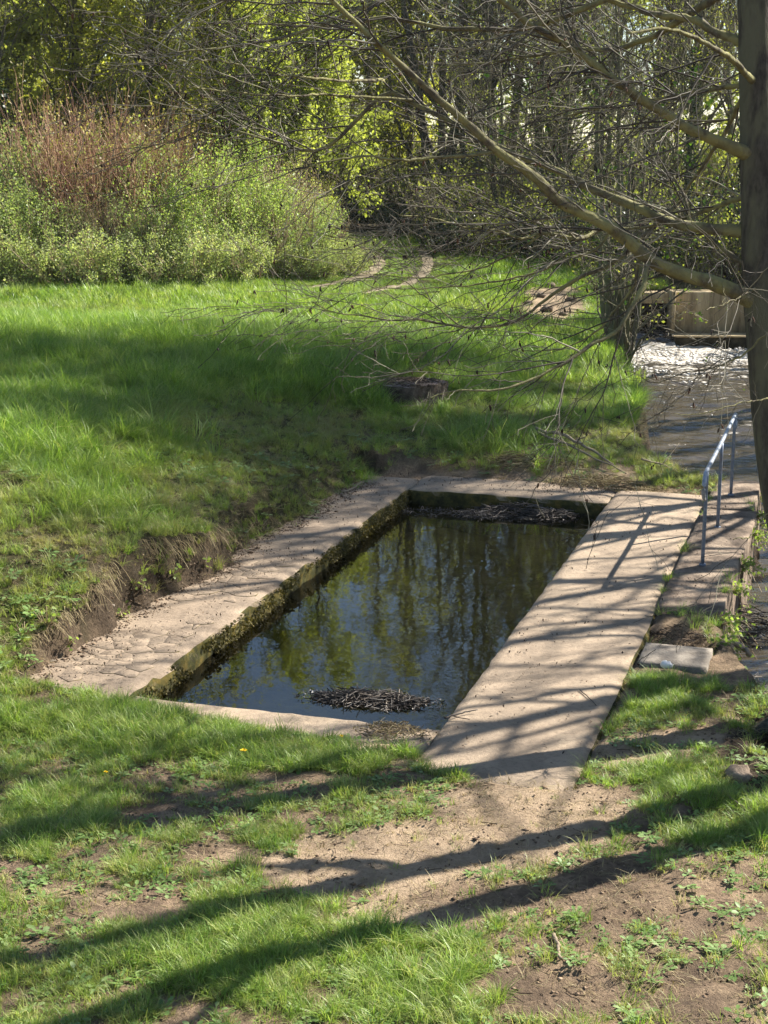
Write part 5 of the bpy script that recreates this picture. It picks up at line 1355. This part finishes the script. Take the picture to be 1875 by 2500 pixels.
def stick(pts, r0, r1, label, name='fallen_branch', mat=None, forks=()):
    p = np.array(pts, float); b = p[0].copy(); root = empty(name, tuple(b)); tag(root, label, 'stick')
    rng = np.random.default_rng(int(abs(b[0] * 1000)) + 3)
    P = resample(p, 14) + rng.normal(size=(14, 3)) * r0 * .35
    mb = MB(); tubes(mb, P - b, np.linspace(r0, r1, 14)[None], 7, cap=True, rough=.12, seed=3); mb.build('stem', mat or M['stick'], root, smooth=True)
    for t, d, L in forks:
        s = P[int(t * 13)]; e = s + np.array(d) * L
        mb = MB(); tubes(mb, resample([s - b, (s + e) / 2 - b + rng.normal(size=3) * .01, e - b], 7), np.linspace(r0 * .6, r1 * .7, 7)[None], 5, cap=True); mb.build('side_twig', mat or M['stick'], root, smooth=True)
stick([gp(1308, 1064, .10), gp(1360, 1086, .16), gp(1420, 1110, .13), gp(1496, 1150, .08)], .028, .012, 'long grey fallen branch lying across the mound behind the far ledge', forks=[(.5, (.4, -.1, .2), .35)])
stick([gp(1310, 1078, .12), gp(1400, 1118, .14), gp(1460, 1142, .10), gp(1530, 1165, .05)], .020, .008, 'thinner fallen branch half buried in the mound behind the far ledge')
stick([gp(1565, 1140, .1, .1), gp(1620, 1155, .1, .02), gp(1672, 1172, .05, -.05)], .014, .006, 'forked dead branch sticking out over the river from the mound', forks=[(.5, (.5, .5, .45), .5), (.55, (.3, -.2, -.3), .2)])
stick([gp(1085, 1757, .012, 0), gp(1110, 1752, .02, 0), gp(1165, 1742, .035, 0)], .008, .004, 'short dark forked twig lying on the near corner of the walkway', 'twig', M['debris'], [(.25, (.8, -.55, .02), .16)])
stick([gp(1415, 1688, .012, 0), gp(1440, 1710, .014, 0), gp(1455, 1726, .012, 0)], .005, .003, 'thin dark twig on the sandy end of the walkway', 'twig', M['debris'])
stick([gp(838, 1204, .012, 0), gp(862, 1196, .025, 0), gp(884, 1182, .03, 0)], .011, .006, 'pale stick at the far end of the left ledge', 'twig')
stick([gp(1352, 2296, .03), gp(1360, 2325, .035), gp(1368, 2352, .03)], .012, .008, 'pale stub of stick among the weeds in the foreground', 'twig')
stick([gp(1758, 1940, .03), gp(1800, 1975, .04), gp(1855, 2010, .03)], .006, .004, 'long thin straw-pale twig on the grass by the alder roots', 'twig')
stick([gp(1770, 1628, .1, -.2), gp(1795, 1617, .16, -.2), gp(1832, 1625, .1, -.2)], .030, .018, 'pale broken driftwood lodged by the step stone', 'driftwood')

# plants hanging on the outer side of the coping
def hanging_plant(x, y, z, n, L, label, seed):
    rng = np.random.default_rng(seed); root = empty('hanging_plant', (x, y, z)); tag(root, label, 'plant', 'plants rooted on the outer coping wall')
    a = rng.uniform(-1.2, 1.2, n); d = np.stack([np.cos(a) * .8, np.sin(a) * .8, rng.uniform(-.2, .8, n)], 1); s = np.linspace(0, 1, 6)
    P = (d[:, None] * s[None, :, None] + np.array([0, 0, -.7])[None, None] * (s ** 2)[None, :, None]) * (L * rng.uniform(.5, 1, n))[:, None, None]
    mb = MB(); tubes(mb, P, np.full((n, 6), .0028), 3); mb.build('stems', M['twig_buff'], root)
    src = P[:, 1:].reshape(-1, 3); c = src[rng.integers(0, len(src), n * 7)] + rng.normal(size=(n * 7, 3)) * .03
    mb = MB(); leaves(mb, c, rng.uniform(.025, .06, len(c)), rng, .5, .7); tag(mb.build('leaves', M['leaf_green'], root), kind='stuff')
for k, (v, n, L) in enumerate([(2.6, 18, .4), (3.2, 22, .42), (4.3, 12, .35), (5.2, 16, .36), (6.6, 16, .4), (7.4, 14, .34), (8.6, 8, .22)]):
    x, y = xy_of(4.17, v); hanging_plant(x, y, -.05, n, L, ORD[k] + ' leafy weed from the step stone on the outer face of the coping', 400 + k)
# leafy weeds rooted in the earth bank by the left ledge
def bank_plant(px, py, n, size, label, seed):
    q = gp(px, py, 0.0); rng = np.random.default_rng(seed); root = empty('bank_plant', q); tag(root, label, 'plant', 'broad-leaved plants on the eroded bank')
    a = rng.uniform(0, 6.28, n); d = np.stack([np.cos(a) * .7, np.sin(a) * .7, rng.uniform(.4, 1.2, n)], 1) * (size * rng.uniform(.5, 1.2, n))[:, None]
    P = d[:, None] * np.linspace(0, 1, 4)[None, :, None]
    mb = MB(); tubes(mb, P, np.full((n, 4), .003), 3); mb.build('stems', M['twig_buff'], root)
    mb = MB(); leaves(mb, P[:, -1] + rng.normal(size=(n, 3)) * .02, rng.uniform(.03, .055, n), rng, 1.0, .85); tag(mb.build('leaves', M['leaf_green'], root), kind='stuff')
for k, (px, py, n, s) in enumerate([(60, 1560, 20, .12), (165, 1580, 22, .10), (115, 1535, 30, .14), (300, 1505, 16, .10), (335, 1440, 22, .12), (420, 1420, 20, .12), (500, 1390, 20, .12), (640, 1290, 16, .1)]):
    bank_plant(px, py, n, s, ORD[k] + ' broad-leaved plant from the ledge end on the crumbling earth bank', 500 + k)
rngS = np.random.default_rng(131)
k = 150; u = rngS.uniform(3.6, 4.2, k); v = np.where(rngS.random(k) < .6, rngS.uniform(2.35, 3.3, k), rngS.uniform(3.4, 8.9, k)); u = np.where(v > 3.3, rngS.choice([3.6, 4.12], k) + rngS.normal(size=k) * .02, u)
keep = (v < 3.3) & (fbm(u * 4, v * 3, 183) > .5) | (v > 3.3) & (rngS.random(k) < .35); u, v = u[keep], v[keep]; x, y = xy_of(u, v)
zz = np.where(v > 3.3, .03, ground_z(x, y))
scatter_points('coping_grass', np.stack([x, y, zz], 1), rots(len(x)), np.repeat(rngS.uniform(.5, 1.0, len(x))[:, None], 3, 1), rngS.integers(0, 6, len(x)), rngS.uniform(0, .4, len(x)), tuft_collection('coping_tufts', mid), 'grass tufts in the gaps of the coping beside the step stone')
twig_pile('gap_litter', *xy_of(3.88, 2.75), -.06, .26, .34, 0, .07, 130, .18, .005, M['litter'], 'dead leaves and twigs in the gap behind the step stone', 'litter', 260, 15)
# stones fallen from the bank, on the ledge
def pebble(x, y, z, r, label, seed, name='stone', group=None, mat=None):
    rng = np.random.default_rng(seed); n, m = 7, 9; th = np.linspace(0, math.pi, n); ph = np.arange(m) / m * 2 * math.pi
    D = np.stack([np.sin(th)[:, None] * np.cos(ph), np.sin(th)[:, None] * np.sin(ph), np.cos(th)[:, None] + 0 * ph], -1)
    rr = r * (.75 + .5 * rng.random((n, m))); rr[0] = rr[0, 0]; rr[-1] = rr[-1, 0]
    V = D * rr[..., None] * np.array([1.2, 1.0, .65]); i = np.arange(n * m).reshape(n, m)
    Q = np.stack([i[:-1], i[1:], np.roll(i[1:], -1, 1), np.roll(i[:-1], -1, 1)], -1).reshape(-1, 4)
    o = link(name, mesh_np(name, V.reshape(-1, 3), Q, smooth=True), mat or M['stone']); o.location = (x, y, z + r * .3); o.rotation_euler = (0, 0, rng.uniform(0, 6))
    return tag(o, label, 'stone', group)
for k, (px, py, r) in enumerate([(127, 1640, .030), (160, 1604, .022), (128, 1618, .026), (275, 1480, .02), (600, 1300, .025), (290, 1555, .015)]):
    q = gp(px, py, 0); pebble(*q, r, 'pale pebble fallen from the earth bank', 600 + k, 'pebble', 'pebbles at the foot of the earth bank')
for k, (px, py, r) in enumerate([(1300, 780, .11), (1335, 760, .14), (1375, 770, .10), (1320, 725, .12), (1395, 735, .11), (1360, 800, .10), (1410, 790, .12), (1345, 700, .11), (1290, 745, .10)]):
    q = gp(px, py, 0); pebble(*q, r, 'rough ochre stone on the bare bank beside the weir', 620 + k, 'stone', 'stones on the bare bank by the weir', M['coping'])
q = gp(1802, 1900, 0); pebble(q[0], q[1], q[2], .09, 'rounded earthy stone by the alder roots', 640, 'stone', None, M['coping'])
q = gp(1628, 1633, .02, 0); pebble(*q, .045, 'small white stone in the grass in front of the step stone', 642, 'stone', None, M['foam'])

# low stump
q = gp(1000, 962, 0); sx, sy, sz = q
sz += -.05
st = empty('tree_stump', (sx, sy, sz)); tag(st, 'wide low tree stump covered with dead twigs in the grass', 'stump')
n = 40; ph = np.arange(n) / n * 6.2832; rr = .50 * (1 + .10 * np.sin(ph * 3 + 1) + .05 * np.sin(ph * 7))
rings = []
for zz, k in ((-.35, 1.15), (0.0, 1.06), (.10, .99), (.20, 1.0), (.225, .97)):
    rings.append(np.stack([np.cos(ph) * rr * k * 1.0, np.sin(ph) * rr * k * .95, np.full(n, zz) + .008 * np.sin(ph * 9)], 1))
V = np.concatenate(rings); i = np.arange(5 * n).reshape(5, n)
Q = np.stack([i[:-1], np.roll(i[:-1], -1, 1), np.roll(i[1:], -1, 1), i[1:]], -1).reshape(-1, 4)
link('bark', mesh_np('bark', V, Q, smooth=True), M['stump_bark'], st)
top = [np.array([[0, 0, .235]])] + [np.stack([np.cos(ph) * rr * f * .97, np.sin(ph) * rr * f * .92, .226 + .02 * (vnoise(ph * 2, ph * 0 + f * 9, 171) - .5)], 1) for f in (.33, .66, 1.0)]
V = np.concatenate(top); T = [(0, 1 + j, 1 + (j + 1) % n) for j in range(n)]
Q = [(1 + a * n + j, 1 + (a + 1) * n + j, 1 + (a + 1) * n + (j + 1) % n, 1 + a * n + (j + 1) % n) for a in range(2) for j in range(n)]
link('cut_top', mesh_np('cut_top', V, Q, T, smooth=True), M['stump_top'], st)
tp = twig_pile('stump_litter', sx, sy, sz + .225, .46, .42, 0.2, .045, 240, .3, .006, M['litter'], 'dead twigs and bark flakes heaped on the low stump', 'litter', 220, 14)

# dandelions
def dandelion(px, py, label, seed, s=1.0):
    q = gp(px, py, 0.0); rng = np.random.default_rng(seed); root = empty('dandelion', q); tag(root, label, 'flower', 'dandelions in the turf')
    h = .085 * s; mb = MB(); tubes(mb, resample([(0, 0, 0), (.006, .004, h * .5), (.004, -.004, h)], 6), np.full((1, 6), .0022), 5); mb.build('stalk', M['leaf_green'], root)
    n = 46; a = rng.uniform(0, 6.28, n); e = rng.uniform(.1, 1.3, n); L = .022 * s * rng.uniform(.7, 1.1, n)
    d = np.stack([np.cos(a) * np.cos(e), np.sin(a) * np.cos(e), np.sin(e) * .6], 1); sd = np.stack([-np.sin(a), np.cos(a), 0 * a], 1)
    o = np.array([.004, -.004, h]); V = np.stack([o + 0 * d, o + d * L[:, None] * .8 + sd * .0025, o + d * L[:, None], o + d * L[:, None] * .8 - sd * .0025], 1)
    mb = MB(); mb.add(V.reshape(-1, 3), np.arange(n * 4).reshape(n, 4)); mb.build('flower_head', M['petal'], root)
    for j in range(6):
        mb = MB(); aa = j * 1.05 + rng.uniform(0, .5); dd = np.array([math.cos(aa), math.sin(aa), .25]); ss = np.array([-math.sin(aa), math.cos(aa), 0])
        Lf = .085 * s
        mb.add([(0, 0, .005), dd * Lf * .4 + ss * .012, dd * Lf * .75 + ss * .016, dd * Lf, dd * Lf * .75 - ss * .016, dd * Lf * .4 - ss * .012], [(0, 1, 4, 5), (1, 2, 3, 4)]); mb.build('leaf', M['leaf_green'], root)
for k, (px, py, s, lab) in enumerate([(594, 1868, 1.25, 'open yellow dandelion in the grass before the near ledge'), (258, 1908, .8, 'small yellow dandelion at the shaded edge of the turf'), (832, 1822, .9, 'yellow dandelion beside the sandy near ledge')]):
    dandelion(px, py, lab, 700 + k, s)
# ------------------------------------------------------------------ thin air volume added to lighten the dark gaps among the far trees
def added_veil():
    m, nt, out = new_mat('added_veil_air')
    v = nt.nodes.new('ShaderNodeVolumePrincipled')
    v.inputs['Color'].default_value = (0.86, 0.92, 1.0, 1)
    v.inputs['Density'].default_value = 0.00018
    v.inputs['Anisotropy'].default_value = 0.3
    nt.links.new(v.outputs[0], out.inputs['Volume'])
    mb = MB(); box(mb, (-410, -210, -3), (410, 910, 24))
    tag(mb.build('added_veil', m), 'thin air volume added to veil and lighten the distance', 'added_veil', kind='stuff')
added_veil()
